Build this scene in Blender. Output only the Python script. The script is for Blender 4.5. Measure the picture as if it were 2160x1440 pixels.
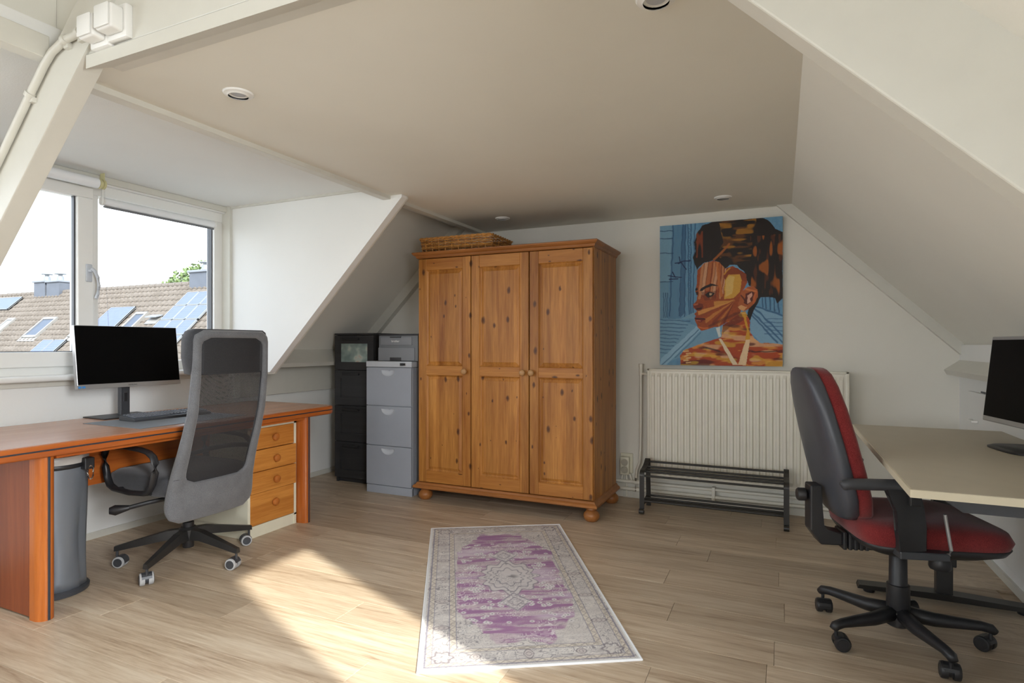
import bpy, bmesh, math, random
import numpy as np
from mathutils import Vector, Matrix
for o in list(bpy.data.objects): bpy.data.objects.remove(o, do_unlink=True)
sc = bpy.context.scene
COL = sc.collection
PI = math.pi
rnd = random.Random(7)

# ------------------------------------------------------------------ camera
FPX = 1240.0
cam_d = bpy.data.cameras.new('camera')
cam = bpy.data.objects.new('camera', cam_d); COL.objects.link(cam)
cam_d.sensor_width = 36.0
cam_d.lens = 36.0*FPX/2160.0
cam_d.shift_y = 7.0/2160.0
cam_d.clip_start = 0.05; cam_d.clip_end = 300
cam.location = (0, 0, 1.16)
cam.rotation_euler = (PI/2, 0, math.radians(24.611))
sc.camera = cam
# ------------------------------------------------------------------ world, sun, fill lamps, exposure
w = bpy.data.worlds.new('sky'); sc.world = w; w.use_nodes = True
nt = w.node_tree; nt.nodes.clear()
out = nt.nodes.new('ShaderNodeOutputWorld'); bg = nt.nodes.new('ShaderNodeBackground')
tc = nt.nodes.new('ShaderNodeTexCoord'); sep = nt.nodes.new('ShaderNodeSeparateXYZ')
cr = nt.nodes.new('ShaderNodeValToRGB')
cr.color_ramp.elements[0].position = 0.0; cr.color_ramp.elements[0].color = (0.93, 0.95, 0.98, 1)
cr.color_ramp.elements[1].position = 0.55; cr.color_ramp.elements[1].color = (0.62, 0.76, 0.97, 1)
nt.links.new(tc.outputs['Generated'], sep.inputs[0]); nt.links.new(sep.outputs['Z'], cr.inputs[0])
nt.links.new(cr.outputs[0], bg.inputs[0]); bg.inputs[1].default_value = 3.4
nt.links.new(bg.outputs[0], out.inputs[0])

SUN_TO = Vector((1.33, -1.014, 1.0))
sd = bpy.data.lights.new('sun', 'SUN'); sd.energy = 7.0; sd.angle = math.radians(1.2); sd.color = (1.0, 0.95, 0.86)
so = bpy.data.objects.new('sun', sd); COL.objects.link(so)
so.rotation_euler = (-SUN_TO).to_track_quat('-Z', 'Y').to_euler(); so.location = (6, -5, 6)

def area(name, loc, direction, sx, sy, power, color):
    d = bpy.data.lights.new(name, 'AREA'); d.shape = 'RECTANGLE'; d.size = sx; d.size_y = sy
    d.energy = power; d.color = color
    o = bpy.data.objects.new(name, d); COL.objects.link(o); o.location = loc
    o.rotation_euler = Vector(direction).to_track_quat('-Z', 'Y').to_euler()
    return o
# fill lamps added to brighten the room, set inside window openings out of view
area('fill_lamp_side', (-3.66, -1.3, 1.55), (1, 0, 0), 1.9, 0.9, 25, (0.86, 0.93, 1.0))
rl = area('fill_lamp_rear', (-1.4, -6.38, 1.5), (0, 1, 0.05), 3.6, 1.4, 27, (0.96, 0.98, 1.0)); rl.data.spread = math.radians(120)
area('fill_lamp_roof', (0.44, 0.345, 1.53), (-1, 0.35, -0.5), 0.54, 1.05, 26, (0.95, 0.97, 1.0)).data.spread = math.radians(108)  # added fill aimed at the dim corner by the chest
vs = sc.view_settings
vs.view_transform = 'Standard'; vs.look = 'None'; vs.exposure = 0.57; vs.gamma = 1.0; vs.use_curve_mapping = False

# ------------------------------------------------------------------ helpers
def link(o): COL.objects.link(o); return o
def tag(o, label=None, cat=None, group=None, kind=None):
    if label: o['label'] = label
    if cat: o['category'] = cat
    if group: o['group'] = group
    if kind: o['kind'] = kind
    return o
def thing(name, label, cat, loc=(0,0,0), rz=0, group=None):
    o = link(bpy.data.objects.new(name, None)); o.empty_display_size = 0.05
    o.location = loc; o.rotation_euler = (0, 0, rz)
    return tag(o, label, cat, group)
def mesh_obj(name, me, mat, parent=None, loc=None):
    o = link(bpy.data.objects.new(name, me))
    if mat and not me.materials: me.materials.append(mat)
    if parent: o.parent = parent
    if loc: o.location = loc
    return o
def O(name, bm, mat, parent=None, smooth=False, loc=None, world=False):
    """bmesh -> object; world=True: vertices are world coordinates under an unrotated chain of parents"""
    bmesh.ops.recalc_face_normals(bm, faces=bm.faces[:])
    me = bpy.data.meshes.new(name); bm.to_mesh(me); bm.free()
    if smooth:
        me.polygons.foreach_set('use_smooth', [True]*len(me.polygons))
        if smooth != 'all':
            try: me.set_sharp_from_angle(angle=math.radians(40))
            except Exception: pass
    o = mesh_obj(name, me, mat, parent, loc)
    if world and parent:
        p = Vector((0,0,0)); q = parent
        while q: p += q.location; q = q.parent
        o.location = -p
    return o
def S(name, bm, mat, label, cat, smooth=False):
    return tag(O(name, bm, mat, None, smooth), label, cat, None, 'structure')
def B(): return bmesh.new()
def bx(bm, x0, x1, y0, y1, z0, z1, bev=0, seg=2):
    m = Matrix.Translation(((x0+x1)/2, (y0+y1)/2, (z0+z1)/2)) @ Matrix.Diagonal((abs(x1-x0), abs(y1-y0), abs(z1-z0), 1))
    r = bmesh.ops.create_cube(bm, size=1, matrix=m)
    if bev:
        es = list({e for v in r['verts'] for e in v.link_edges})
        bmesh.ops.bevel(bm, geom=es, offset=bev, segments=seg, affect='EDGES', profile=0.5)
    return bm
def box(*a, **k): return bx(B(), *a, **k)
def prism(bm, poly, axis, a, b, bev=0):
    def P(u, v, t): return {'X': (t, u, v), 'Y': (u, t, v), 'Z': (u, v, t)}[axis]
    v0 = [bm.verts.new(P(u, v, a)) for u, v in poly]; v1 = [bm.verts.new(P(u, v, b)) for u, v in poly]
    fs = [bm.faces.new(v0), bm.faces.new(v1[::-1])]; n = len(poly)
    for i in range(n): fs.append(bm.faces.new((v0[i], v0[(i+1) % n], v1[(i+1) % n], v1[i])))
    if bev:
        es = list({e for f in fs for e in f.edges})
        bmesh.ops.bevel(bm, geom=es, offset=bev, segments=2, affect='EDGES', profile=0.5)
    return bm
def tube(bm, pts, r, seg=8, closed=False, ry=None, up=(0,0,1)):
    pts = [Vector(p) for p in pts]; n = len(pts); rings = []
    ry = ry or r; U = Vector(up)
    for i, p in enumerate(pts):
        if closed: d = pts[(i+1) % n]-pts[i-1]
        else: d = pts[min(i+1, n-1)]-pts[max(i-1, 0)]
        d.normalize(); a = d.cross(U)
        if a.length < 1e-3: a = d.cross(Vector((1, 0, 0)) if abs(d.x) < .9 else Vector((0, 1, 0)))
        a.normalize(); b = a.cross(d).normalized()
        rr = r[i] if isinstance(r, (list, tuple)) else r
        r2 = rr if isinstance(r, (list, tuple)) else ry
        rings.append([bm.verts.new(p+a*rr*math.cos(2*PI*k/seg)+b*r2*math.sin(2*PI*k/seg)) for k in range(seg)])
    m = n if closed else n-1
    for i in range(m):
        A, C = rings[i], rings[(i+1) % n]
        for k in range(seg): bm.faces.new((A[k], A[(k+1) % seg], C[(k+1) % seg], C[k]))
    if not closed: bm.faces.new(rings[0][::-1]); bm.faces.new(rings[-1])
    return bm
def lathe(bm, prof, c=(0,0,0), axis='Z', seg=20, cap=True):
    rings = []
    for r, t in prof:
        ring = []
        for k in range(seg):
            a = 2*PI*k/seg; u, v = r*math.cos(a), r*math.sin(a)
            p = {'Z': (u, v, t), 'Y': (u, t, v), 'X': (t, u, v)}[axis]
            ring.append(bm.verts.new((c[0]+p[0], c[1]+p[1], c[2]+p[2])))
        rings.append(ring)
    for A, C in zip(rings, rings[1:]):
        for k in range(seg): bm.faces.new((A[k], A[(k+1) % seg], C[(k+1) % seg], C[k]))
    if cap: bm.faces.new(rings[0][::-1]); bm.faces.new(rings[-1])
    return bm
def loft(bm, secs, seg=28):
    """secs: (z, cx, cy, hx, hy, e): stacked horizontal superellipses"""
    rings = []
    for z, cx, cy, hx, hy, e in secs:
        ring = []
        for k in range(seg):
            a = 2*PI*k/seg; c, s = math.cos(a), math.sin(a)
            ring.append(bm.verts.new((cx+hx*math.copysign(abs(c)**e, c), cy+hy*math.copysign(abs(s)**e, s), z)))
        rings.append(ring)
    for A, C in zip(rings, rings[1:]):
        for k in range(seg): bm.faces.new((A[k], A[(k+1) % seg], C[(k+1) % seg], C[k]))
    bm.faces.new(rings[0][::-1]); bm.faces.new(rings[-1])
    return bm
def interp(t, tab):
    if t <= tab[0][0]: return tab[0][1]
    for (a, u), (b, v) in zip(tab, tab[1:]):
        if t <= b:
            k = (t-a)/(b-a); return u+(v-u)*k
    return tab[-1][1]
def arc(c, r, a0, a1, n=8): return [(c[0]+r*math.cos(math.radians(a0+(a1-a0)*i/n)), c[1]+r*math.sin(math.radians(a0+(a1-a0)*i/n))) for i in range(n+1)]
def copy_tree(o, parent=None):
    c = o.copy(); COL.objects.link(c); c.parent = parent
    for ch in o.children[:]: copy_tree(ch, c)
    return c
def text_mesh(name, body, size, mat, parent, loc, rot, depth=0.0004):
    cu = bpy.data.curves.new(name, 'FONT'); cu.body = body; cu.size = size; cu.extrude = depth; cu.align_x = 'CENTER'; cu.align_y = 'CENTER'
    cu.resolution_u = 2
    tmp = bpy.data.objects.new('tmp', cu); COL.objects.link(tmp)
    dg = bpy.context.evaluated_depsgraph_get()
    me = bpy.data.meshes.new_from_object(tmp.evaluated_get(dg)); bpy.data.objects.remove(tmp)
    me.name = name; me.materials.clear()
    o = mesh_obj(name, me, mat, parent); o.location = loc; o.rotation_euler = rot
    return o

# ------------------------------------------------------------------ materials
def srgb(r, g, b):
    f = lambda c: ((c/255+0.055)/1.055)**2.4 if c/255 > 0.04045 else c/255/12.92
    return (f(r), f(g), f(b), 1)
class NT:
    def __init__(s, name):
        s.m = bpy.data.materials.new(name); s.m.use_nodes = True; s.t = s.m.node_tree
        s.b = s.t.nodes['Principled BSDF']; s.o = s.t.nodes['Material Output']
    def n(s, typ, **k):
        nd = s.t.nodes.new(typ)
        for a, v in k.items():
            if a.startswith('_'): nd.inputs[a[1:].replace('_', ' ')].default_value = v
            else: setattr(nd, a, v)
        return nd
    def l(s, a, b): s.t.links.new(a, b)
    def coord(s, scale=(1,1,1), kind='Object', rand=False):
        tc = s.n('ShaderNodeTexCoord'); mp = s.n('ShaderNodeMapping'); mp.inputs['Scale'].default_value = scale
        s.l(tc.outputs[kind], mp.inputs[0])
        if rand:
            oi = s.n('ShaderNodeObjectInfo'); mu = s.n('ShaderNodeMath', operation='MULTIPLY'); mu.inputs[1].default_value = 37.0
            s.l(oi.outputs['Random'], mu.inputs[0]); s.l(mu.outputs[0], mp.inputs['Location'])
        return mp.outputs[0]
    def noise(s, vec, scale, detail=4, rough=0.55, dist=0.0):
        nd = s.n('ShaderNodeTexNoise'); nd.inputs['Scale'].default_value = scale; nd.inputs['Detail'].default_value = detail
        nd.inputs['Roughness'].default_value = rough; nd.inputs['Distortion'].default_value = dist
        s.l(vec, nd.inputs['Vector']); return nd.outputs['Fac']
    def ramp(s, fac, stops):
        r = s.n('ShaderNodeValToRGB'); el = r.color_ramp.elements
        while len(el) < len(stops): el.new(0.5)
        for e, (p, c) in zip(el, stops): e.position = p; e.color = c
        s.l(fac, r.inputs[0]); return r.outputs[0]
    def mix(s, fac, a, b, mode='MIX'):
        m = s.n('ShaderNodeMix', data_type='RGBA', blend_type=mode)
        for sock, v in ((m.inputs[0], fac), (m.inputs[6], a), (m.inputs[7], b)):
            if hasattr(v, 'is_linked'): s.l(v, sock)
            else: sock.default_value = v
        return m.outputs[2]
    def bump(s, h, strength, dist=0.001):
        b = s.n('ShaderNodeBump'); b.inputs['Strength'].default_value = strength; b.inputs['Distance'].default_value = dist
        s.l(h, b.inputs['Height']); s.l(b.outputs[0], s.b.inputs['Normal'])
    def col(s, c):
        if hasattr(c, 'is_linked'): s.l(c, s.b.inputs['Base Color'])
        else: s.b.inputs['Base Color'].default_value = c
    def set(s, rough=0.5, metal=0.0, spec=0.5, **k):
        s.b.inputs['Roughness'].default_value = rough; s.b.inputs['Metallic'].default_value = metal
        s.b.inputs['Specular IOR Level'].default_value = spec
        return s.m
def plain(name, c, rough=0.5, metal=0.0, spec=0.5, var=0.06, scale=12, bump=0, bscale=200):
    s = NT(name); v = s.coord(); n = s.noise(v, scale)
    d = tuple(max(0, x*(1-var)) for x in c[:3])+(1,); u = tuple(min(1, x*(1+var)) for x in c[:3])+(1,)
    s.col(s.ramp(n, [(0.3, d), (0.7, u)]))
    if bump: s.bump(s.noise(v, bscale, 3), bump)
    return s.set(rough, metal, spec)
def wood(name, dark, light, axis='Z', rough=0.45, scale=1.0, knots=False, boards=0, spec=0.4, rand=False):
    s = NT(name)
    k = {'X': (0.06, 1, 1), 'Y': (1, 0.06, 1), 'Z': (1, 1, 0.06)}[axis]
    v = s.coord(tuple(q*scale for q in k), rand=rand)
    fine = s.noise(v, 90, 5, 0.6, 0.3); broad = s.noise(v, 11, 3, 0.5, 1.2)
    mixed = s.mix(0.55, fine, broad)
    colr = s.ramp(mixed, [(0.30, dark), (0.52, tuple((a+b)/2 for a, b in zip(dark, light))), (0.70, light)])
    if boards:
        cv = s.coord((1, 1, 1)); sp = s.n('ShaderNodeSeparateXYZ'); s.l(cv, sp.inputs[0])
        a = s.n('ShaderNodeMath', operation='ADD'); s.l(sp.outputs[{'Z': 0, 'X': 2, 'Y': 0}[axis]], a.inputs[0]); s.l(sp.outputs[1 if axis != 'Y' else 2], a.inputs[1])
        m = s.n('ShaderNodeMath', operation='MULTIPLY'); m.inputs[1].default_value = 1/boards; s.l(a.outputs[0], m.inputs[0])
        fl = s.n('ShaderNodeMath', operation='FLOOR'); s.l(m.outputs[0], fl.inputs[0])
        wn = s.n('ShaderNodeTexWhiteNoise', noise_dimensions='1D'); s.l(fl.outputs[0], wn.inputs['W'])
        tone = s.ramp(wn.outputs['Value'], [(0, (0.80, 0.77, 0.72, 1)), (1, (1.10, 1.08, 1.04, 1))])
        colr = s.mix(1.0, colr, tone, 'MULTIPLY')
    if knots:
        kc = s.coord((1, 1, 1)); ks = s.n('ShaderNodeSeparateXYZ'); s.l(kc, ks.inputs[0])
        ka = s.n('ShaderNodeMath', operation='ADD'); s.l(ks.outputs[0], ka.inputs[0]); s.l(ks.outputs[1], ka.inputs[1])
        kk = s.n('ShaderNodeCombineXYZ'); km_ = s.n('ShaderNodeMapping'); km_.inputs['Scale'].default_value = (10, 5.5, 1) if axis == 'Z' else (5.5, 12.0, 1)
        s.l(ka.outputs[0], kk.inputs[0]); s.l(ks.outputs[2], kk.inputs[1]); s.l(kk.outputs[0], km_.inputs[0])
        kn = s.n('ShaderNodeTexNoise'); kn.inputs['Scale'].default_value = 40; s.l(kc, kn.inputs['Vector'])
        kx = s.mix(0.08, km_.outputs[0], kn.outputs['Color'], 'ADD')
        nv = s.n('ShaderNodeTexVoronoi', voronoi_dimensions='2D'); nv.inputs['Scale'].default_value = 1.0; nv.inputs['Randomness'].default_value = 1.0
        s.l(kx, nv.inputs['Vector'])
        sp = s.n('ShaderNodeSeparateColor'); s.l(nv.outputs['Color'], sp.inputs[0])
        # knot radius varies per cell
        rad = s.n('ShaderNodeMath', operation='MULTIPLY_ADD'); rad.inputs[1].default_value = 0.34; rad.inputs[2].default_value = -0.155
        s.l(sp.outputs[0], rad.inputs[0])
        rm = s.n('ShaderNodeMath', operation='MAXIMUM'); rm.inputs[1].default_value = 0.004; s.l(rad.outputs[0], rm.inputs[0])
        dv = s.n('ShaderNodeMath', operation='DIVIDE'); s.l(nv.outputs['Distance'], dv.inputs[0]); s.l(rm.outputs[0], dv.inputs[1])
        ab = s.n('ShaderNodeMath', operation='ADD'); s.l(dv.outputs[0], ab.inputs[0])
        lt = s.n('ShaderNodeMath', operation='LESS_THAN'); lt.inputs[1].default_value = 0.012; s.l(rad.outputs[0], lt.inputs[0])
        l5 = s.n('ShaderNodeMath', operation='MULTIPLY'); l5.inputs[1].default_value = 500.0; s.l(lt.outputs[0], l5.inputs[0]); s.l(l5.outputs[0], ab.inputs[1])
        core = s.ramp(ab.outputs[0], [(0.0, (1,1,1,1)), (0.55, (0.75,0.75,0.75,1)), (0.95, (0,0,0,1))])
        colr = s.mix(core, colr, srgb(70, 36, 18))
    s.col(colr); s.bump(fine, 0.06, 0.0006)
    return s.set(rough, 0, spec)

M = {}
def wallmat(name, c, bump, bs):
    s = NT(name); v = s.coord(); n = s.noise(v, 2.0, 3)
    s.col(s.ramp(n, [(0.3, tuple(x*0.97 for x in c[:3])+(1,)), (0.7, c)]))
    s.bump(s.noise(v, bs, 5, 0.6), bump, 0.002); return s.set(0.75, 0, 0.2)
M['wall'] = wallmat('wall_paper_paint', (0.80, 0.775, 0.70, 1), 0.35, 140)
M['ceil'] = wallmat('ceiling_paint', (0.83, 0.81, 0.73, 1), 0.06, 60)
M['white'] = wallmat('dormer_paint', (0.84, 0.84, 0.81, 1), 0.3, 160)
M['trim'] = plain('trim_gloss_paint', (0.66, 0.645, 0.575, 1), 0.4, var=0.02, bump=0.05, bscale=60)
M['upvc'] = plain('window_plastic', (0.84, 0.835, 0.80, 1), 0.3, var=0.01)
M['cream'] = plain('cream_laminate', (0.76, 0.73, 0.58, 1), 0.4, var=0.02)
M['sockwell'] = plain('socket_recess_shade', (0.48, 0.45, 0.36, 1), 0.5, var=0.02)  # shade of the wells put into the colour, darker than the housing
M['black'] = plain('black_plastic', (0.018, 0.018, 0.02, 1), 0.42, var=0.1)
M['blackmetal'] = plain('black_powder_coat', (0.022, 0.021, 0.02, 1), 0.38, var=0.1)
M['darkgrey'] = plain('anthracite_plastic', (0.045, 0.048, 0.055, 1), 0.40, var=0.1)
M['screen'] = plain('screen_off', (0.0012, 0.0012, 0.0013, 1), 0.5, spec=0.08, var=0)
M['silver'] = plain('silver_plastic', (0.42, 0.42, 0.42, 1), 0.35, metal=0.6, var=0.03)
M['chrome'] = plain('chrome', (0.75, 0.75, 0.75, 1), 0.18, metal=1.0, var=0.01)
M['rubber'] = plain('grey_rubber', (0.42, 0.42, 0.42, 1), 0.7, var=0.05)
M['cabgrey'] = plain('grey_steel_paint', srgb(158, 163, 172), 0.42, var=0.02, bump=0.03, bscale=500)
M['cablight'] = plain('light_grey_steel_paint', srgb(190, 194, 200), 0.42, var=0.02)
M['chest'] = wood('black_stained_wood', (0.024, 0.024, 0.025, 1), (0.042, 0.042, 0.044, 1), 'X', 0.42)
M['printer'] = plain('printer_grey', srgb(112, 115, 119), 0.5, var=0.03)
M['printer2'] = plain('printer_mid_grey', srgb(128, 131, 136), 0.5, var=0.03)
M['printtop'] = plain('printer_dark_grey', srgb(52, 53, 56), 0.5, var=0.03)
M['letter'] = plain('white_print', (0.85, 0.85, 0.85, 1), 0.5, var=0)
M['letterdark'] = plain('dark_print', (0.05, 0.05, 0.05, 1), 0.5, var=0)
M['blue'] = plain('blue_sticker', (0.05, 0.25, 0.6, 1), 0.5, var=0)
M['radiator'] = plain('radiator_enamel', (0.80, 0.77, 0.67, 1), 0.35, var=0.02)
M['rack'] = plain('brown_black_metal', (0.022, 0.019, 0.016, 1), 0.4, var=0.1)
M['tabletop'] = plain('greige_laminate', srgb(196, 186, 166), 0.45, var=0.02)
M['tableedge'] = plain('cream_edge_band', srgb(216, 206, 180), 0.45, var=0.02)
M['bin'] = plain('bin_grey_metal', srgb(124, 130, 138), 0.34, metal=0.35, var=0.06, scale=6)
M['bag'] = plain('bin_liner', (0.55, 0.53, 0.5, 1), 0.35, var=0.1)
M['pad'] = plain('grey_writing_pad', srgb(120, 122, 124), 0.55, var=0.05)
M['blind'] = plain('blind_fabric', (0.82, 0.83, 0.84, 1), 0.8, var=0.01)
M['brass'] = plain('yellowed_plastic', srgb(205, 198, 150), 0.4, var=0.03)
M['pine'] = wood('pine_upright', srgb(138, 80, 28), srgb(204, 144, 72), 'Z', 0.42, 1.0, True, 0.055)
M['pineh'] = wood('pine_crosswise', srgb(150, 90, 34), srgb(194, 134, 64), 'X', 0.42, 1.0, True)
M['pinedark'] = wood('pine_moulding', srgb(134, 82, 38), srgb(172, 112, 60), 'X', 0.38)
M['knob'] = plain('turned_beech', srgb(176, 134, 88), 0.4, var=0.12, scale=30)
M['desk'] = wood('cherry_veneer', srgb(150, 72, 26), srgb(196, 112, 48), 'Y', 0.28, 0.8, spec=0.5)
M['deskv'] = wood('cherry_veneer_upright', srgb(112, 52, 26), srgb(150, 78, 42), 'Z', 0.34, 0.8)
M['deskpost'] = wood('cherry_solid', srgb(160, 80, 28), srgb(196, 112, 46), 'Z', 0.25, 0.8, spec=0.5)
M['desktop'] = wood('cherry_top_sheen', srgb(164, 116, 86), srgb(188, 140, 108), 'Y', 0.26, 0.8, spec=0.8)  # paler than the edges: window sheen put into the colour
M['drawer'] = wood('teak_front', srgb(172, 104, 40), srgb(214, 148, 72), 'Y', 0.42, 1.4)
M['drawerknob'] = plain('teak_knob', srgb(176, 104, 44), 0.35, var=0.12, scale=30)
M['wicker'] = plain('wicker_cane', srgb(190, 134, 68), 0.5, var=0.35, scale=40)
M['wickerd'] = plain('wicker_dark', srgb(140, 90, 42), 0.55, var=0.3, scale=40)
M['stripe'] = plain('black_inlay', (0.03, 0.034, 0.045, 1), 0.5, var=0.05)
M['earth'] = plain('ground_outside', (0.26, 0.26, 0.23, 1), 0.9, var=0.3, scale=0.5)
M['brick'] = plain('outside_brick', (0.35, 0.24, 0.18, 1), 0.9, var=0.2, scale=3)
M['lead'] = plain('chimney_slate', srgb(76, 80, 88), 0.7, var=0.12, scale=3)
M['leadcap'] = plain('chimney_lead', srgb(108, 112, 118), 0.6, var=0.08, scale=3)
M['zinc'] = plain('zinc', srgb(120, 124, 128), 0.5, metal=0.3, var=0.05)
M['alu'] = plain('aluminium_frame', srgb(118, 120, 122), 0.6, spec=0.2, var=0.02)
M['flash'] = plain('pale_flashing', srgb(116, 113, 108), 0.6, var=0.05)
M['darkglass'] = plain('roof_window_glass', srgb(70, 76, 86), 0.5, spec=0.15, var=0.06, scale=2)
M['bark'] = plain('bark', (0.12, 0.09, 0.06, 1), 0.9, var=0.2)
M['leaf'] = plain('leaves', srgb(92, 110, 62), 0.7, var=0.35, scale=1.5)

def fabric(name, c1, c2, scale=900, bump=0.4):
    s = NT(name); v = s.coord(); n = s.noise(v, scale, 2, 0.7); b = s.noise(v, 14, 3)
    s.col(s.mix(0.25, s.ramp(n, [(0.35, c1), (0.65, c2)]), s.ramp(b, [(0.3, c1), (0.7, c2)])))
    s.bump(n, bump, 0.0008)
    s.b.inputs['Sheen Weight'].default_value = 0.25; s.b.inputs['Sheen Roughness'].default_value = 0.5
    return s.set(0.9, 0, 0.15)
M['fabric'] = fabric('grey_wool_fabric', srgb(82, 83, 86), srgb(122, 123, 126), 500)
M['fabricdark'] = fabric('charcoal_fabric', srgb(44, 45, 48), srgb(72, 73, 77), 500)
M['red'] = fabric('red_upholstery', srgb(96, 26, 30), srgb(142, 54, 52), 420)
# open mesh cloth of the chair back: fine holes
s = NT('open_mesh_cloth'); v = s.coord((1, 1, 1))
sp = s.n('ShaderNodeSeparateXYZ'); s.l(v, sp.inputs[0])
def sinw(sock, per):
    a = s.n('ShaderNodeMath', operation='MULTIPLY'); a.inputs[1].default_value = 2*PI/per; s.l(sock, a.inputs[0])
    b = s.n('ShaderNodeMath', operation='SINE'); s.l(a.outputs[0], b.inputs[0]); return b.outputs[0]
mu = s.n('ShaderNodeMath', operation='MULTIPLY'); s.l(sinw(sp.outputs[1], 0.0052), mu.inputs[0]); s.l(sinw(sp.outputs[2], 0.0052), mu.inputs[1])
gt = s.n('ShaderNodeMath', operation='GREATER_THAN'); gt.inputs[1].default_value = 0.44; s.l(mu.outputs[0], gt.inputs[0])
tr = s.n('ShaderNodeBsdfTransparent'); mx = s.n('ShaderNodeMixShader')
s.b.inputs['Base Color'].default_value = srgb(52, 52, 54); s.set(0.7, 0, 0.3)
hf = s.n('ShaderNodeMath', operation='MULTIPLY'); hf.inputs[1].default_value = 0.9; s.l(gt.outputs[0], hf.inputs[0])
s.l(hf.outputs[0], mx.inputs[0]); s.l(s.b.outputs[0], mx.inputs[1]); s.l(tr.outputs[0], mx.inputs[2]); s.l(mx.outputs[0], s.o.inputs[0])
M['mesh'] = s.m
# clear window glass
s = NT('window_glass'); tr = s.n('ShaderNodeBsdfTransparent'); gl = s.n('ShaderNodeBsdfGlossy'); gl.inputs['Roughness'].default_value = 0.02
fr = s.n('ShaderNodeFresnel'); fr.inputs[0].default_value = 1.35; mx = s.n('ShaderNodeMixShader')
tr.inputs[0].default_value = (0.97, 0.98, 0.98, 1)
hf = s.n('ShaderNodeMath', operation='MULTIPLY'); hf.inputs[1].default_value = 0.6; s.l(fr.outputs[0], hf.inputs[0])
s.l(hf.outputs[0], mx.inputs[0]); s.l(tr.outputs[0], mx.inputs[1]); s.l(gl.outputs[0], mx.inputs[2]); s.l(mx.outputs[0], s.o.inputs[0])
M['glass'] = s.m
# frosted pane with hazy contents
s = NT('frosted_glass'); v = s.coord(); n = s.noise(v, 9, 2)
s.col(s.ramp(n, [(0.36, srgb(112, 128, 124)), (0.52, srgb(140, 156, 150)), (0.62, srgb(182, 190, 180)), (0.72, srgb(186, 132, 108))])); M['frost'] = s.set(0.35, 0, 0.5)
# floor boards
s = NT('oak_laminate'); v = s.coord((0.07, 1, 1), rand=True)
fine = s.noise(v, 75, 6, 0.65, 0.4); broad = s.noise(v, 9, 4, 0.6, 1.6)
c = s.ramp(s.mix(0.5, fine, broad), [(0.32, srgb(146, 124, 100)), (0.44, srgb(184, 163, 138)), (0.54, srgb(200, 181, 156)), (0.68, srgb(216, 201, 178))])
oi = s.n('ShaderNodeObjectInfo'); tone = s.ramp(oi.outputs['Random'], [(0, (0.82, 0.81, 0.80, 1)), (1, (1.05, 1.05, 1.05, 1))])
s.col(s.mix(1.0, c, tone, 'MULTIPLY')); s.bump(fine, 0.08, 0.0006); M['floor'] = s.set(0.42, 0, 0.4)
# roof tiles
s = NT('roof_tile'); v = s.coord(); n1 = s.noise(v, 0.9, 4); n2 = s.noise(v, 14, 4)
s.col(s.mix(0.5, s.ramp(n1, [(0.3, srgb(90, 82, 74)), (0.7, srgb(110, 102, 94))]), s.ramp(n2, [(0.3, srgb(72, 66, 60)), (0.7, srgb(122, 114, 106))]))); M['tile'] = s.set(0.9, 0, 0.1)
# solar cells
s = NT('solar_cells'); v = s.coord(); br = s.n('ShaderNodeTexBrick'); br.offset = 0.0
br.inputs['Color1'].default_value = srgb(84, 92, 114); br.inputs['Color2'].default_value = srgb(88, 96, 118); br.inputs['Mortar'].default_value = srgb(106, 112, 126)
br.inputs['Scale'].default_value = 1; br.inputs['Mortar Size'].default_value = 0.006; br.inputs['Brick Width'].default_value = 0.13; br.inputs['Row Height'].default_value = 0.13
s.l(v, br.inputs['Vector']); s.col(br.outputs[0]); M['solar'] = s.set(0.55, 0, 0.12)
def vcol(name, rough):
    s = NT(name); a = s.n('ShaderNodeVertexColor', layer_name='paint'); v = s.coord(); n = s.noise(v, 420, 3)
    s.col(s.mix(0.18, a.outputs[0], s.mix(1.0, a.outputs[0], s.ramp(n, [(0.3, (0.45, 0.45, 0.45, 1)), (0.7, (1.5, 1.5, 1.5, 1))]), 'MULTIPLY')))
    s.bump(n, 0.25, 0.001); return s.set(rough, 0, 0.3)
M['painting'] = vcol('oil_paint', 0.5)
M['rug'] = vcol('rug_pile', 0.95)

# ================================================================== SETTING
XL, XR, YB, YR = -3.75, 1.0, 4.45, -6.5
# floor: sub-floor slab and laminate boards running along X
flo = S('floor', box(XL-.1, XR+.1, YR-.1, YB+.1, -0.12, -0.012), M['floor'], 'light oak laminate floor of the attic room', 'floor')
bm = box(-0.6418, 0.6418, -0.0959, 0.0959, -0.012, 0.0, bev=0.0009, seg=1)
plank_me = bpy.data.meshes.new('plank'); bm.to_mesh(plank_me); bm.free(); plank_me.materials.append(M['floor'])
PL, PW = 1.285, 0.193
y = YB-PW/2; row = 0
while y > -3.3:
    x = XL - rnd.uniform(0.05, PL-0.1)
    while x < XR:
        a, b = max(x, XL), min(x+PL, XR)
        if b-a > 0.08:
            o = link(bpy.data.objects.new('plank', plank_me)); o.parent = flo
            o.location = ((a+b)/2, y, 0); o.scale = ((b-a)/PL, 1, 1)
        x += PL
    y -= PW; row += 1

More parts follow.
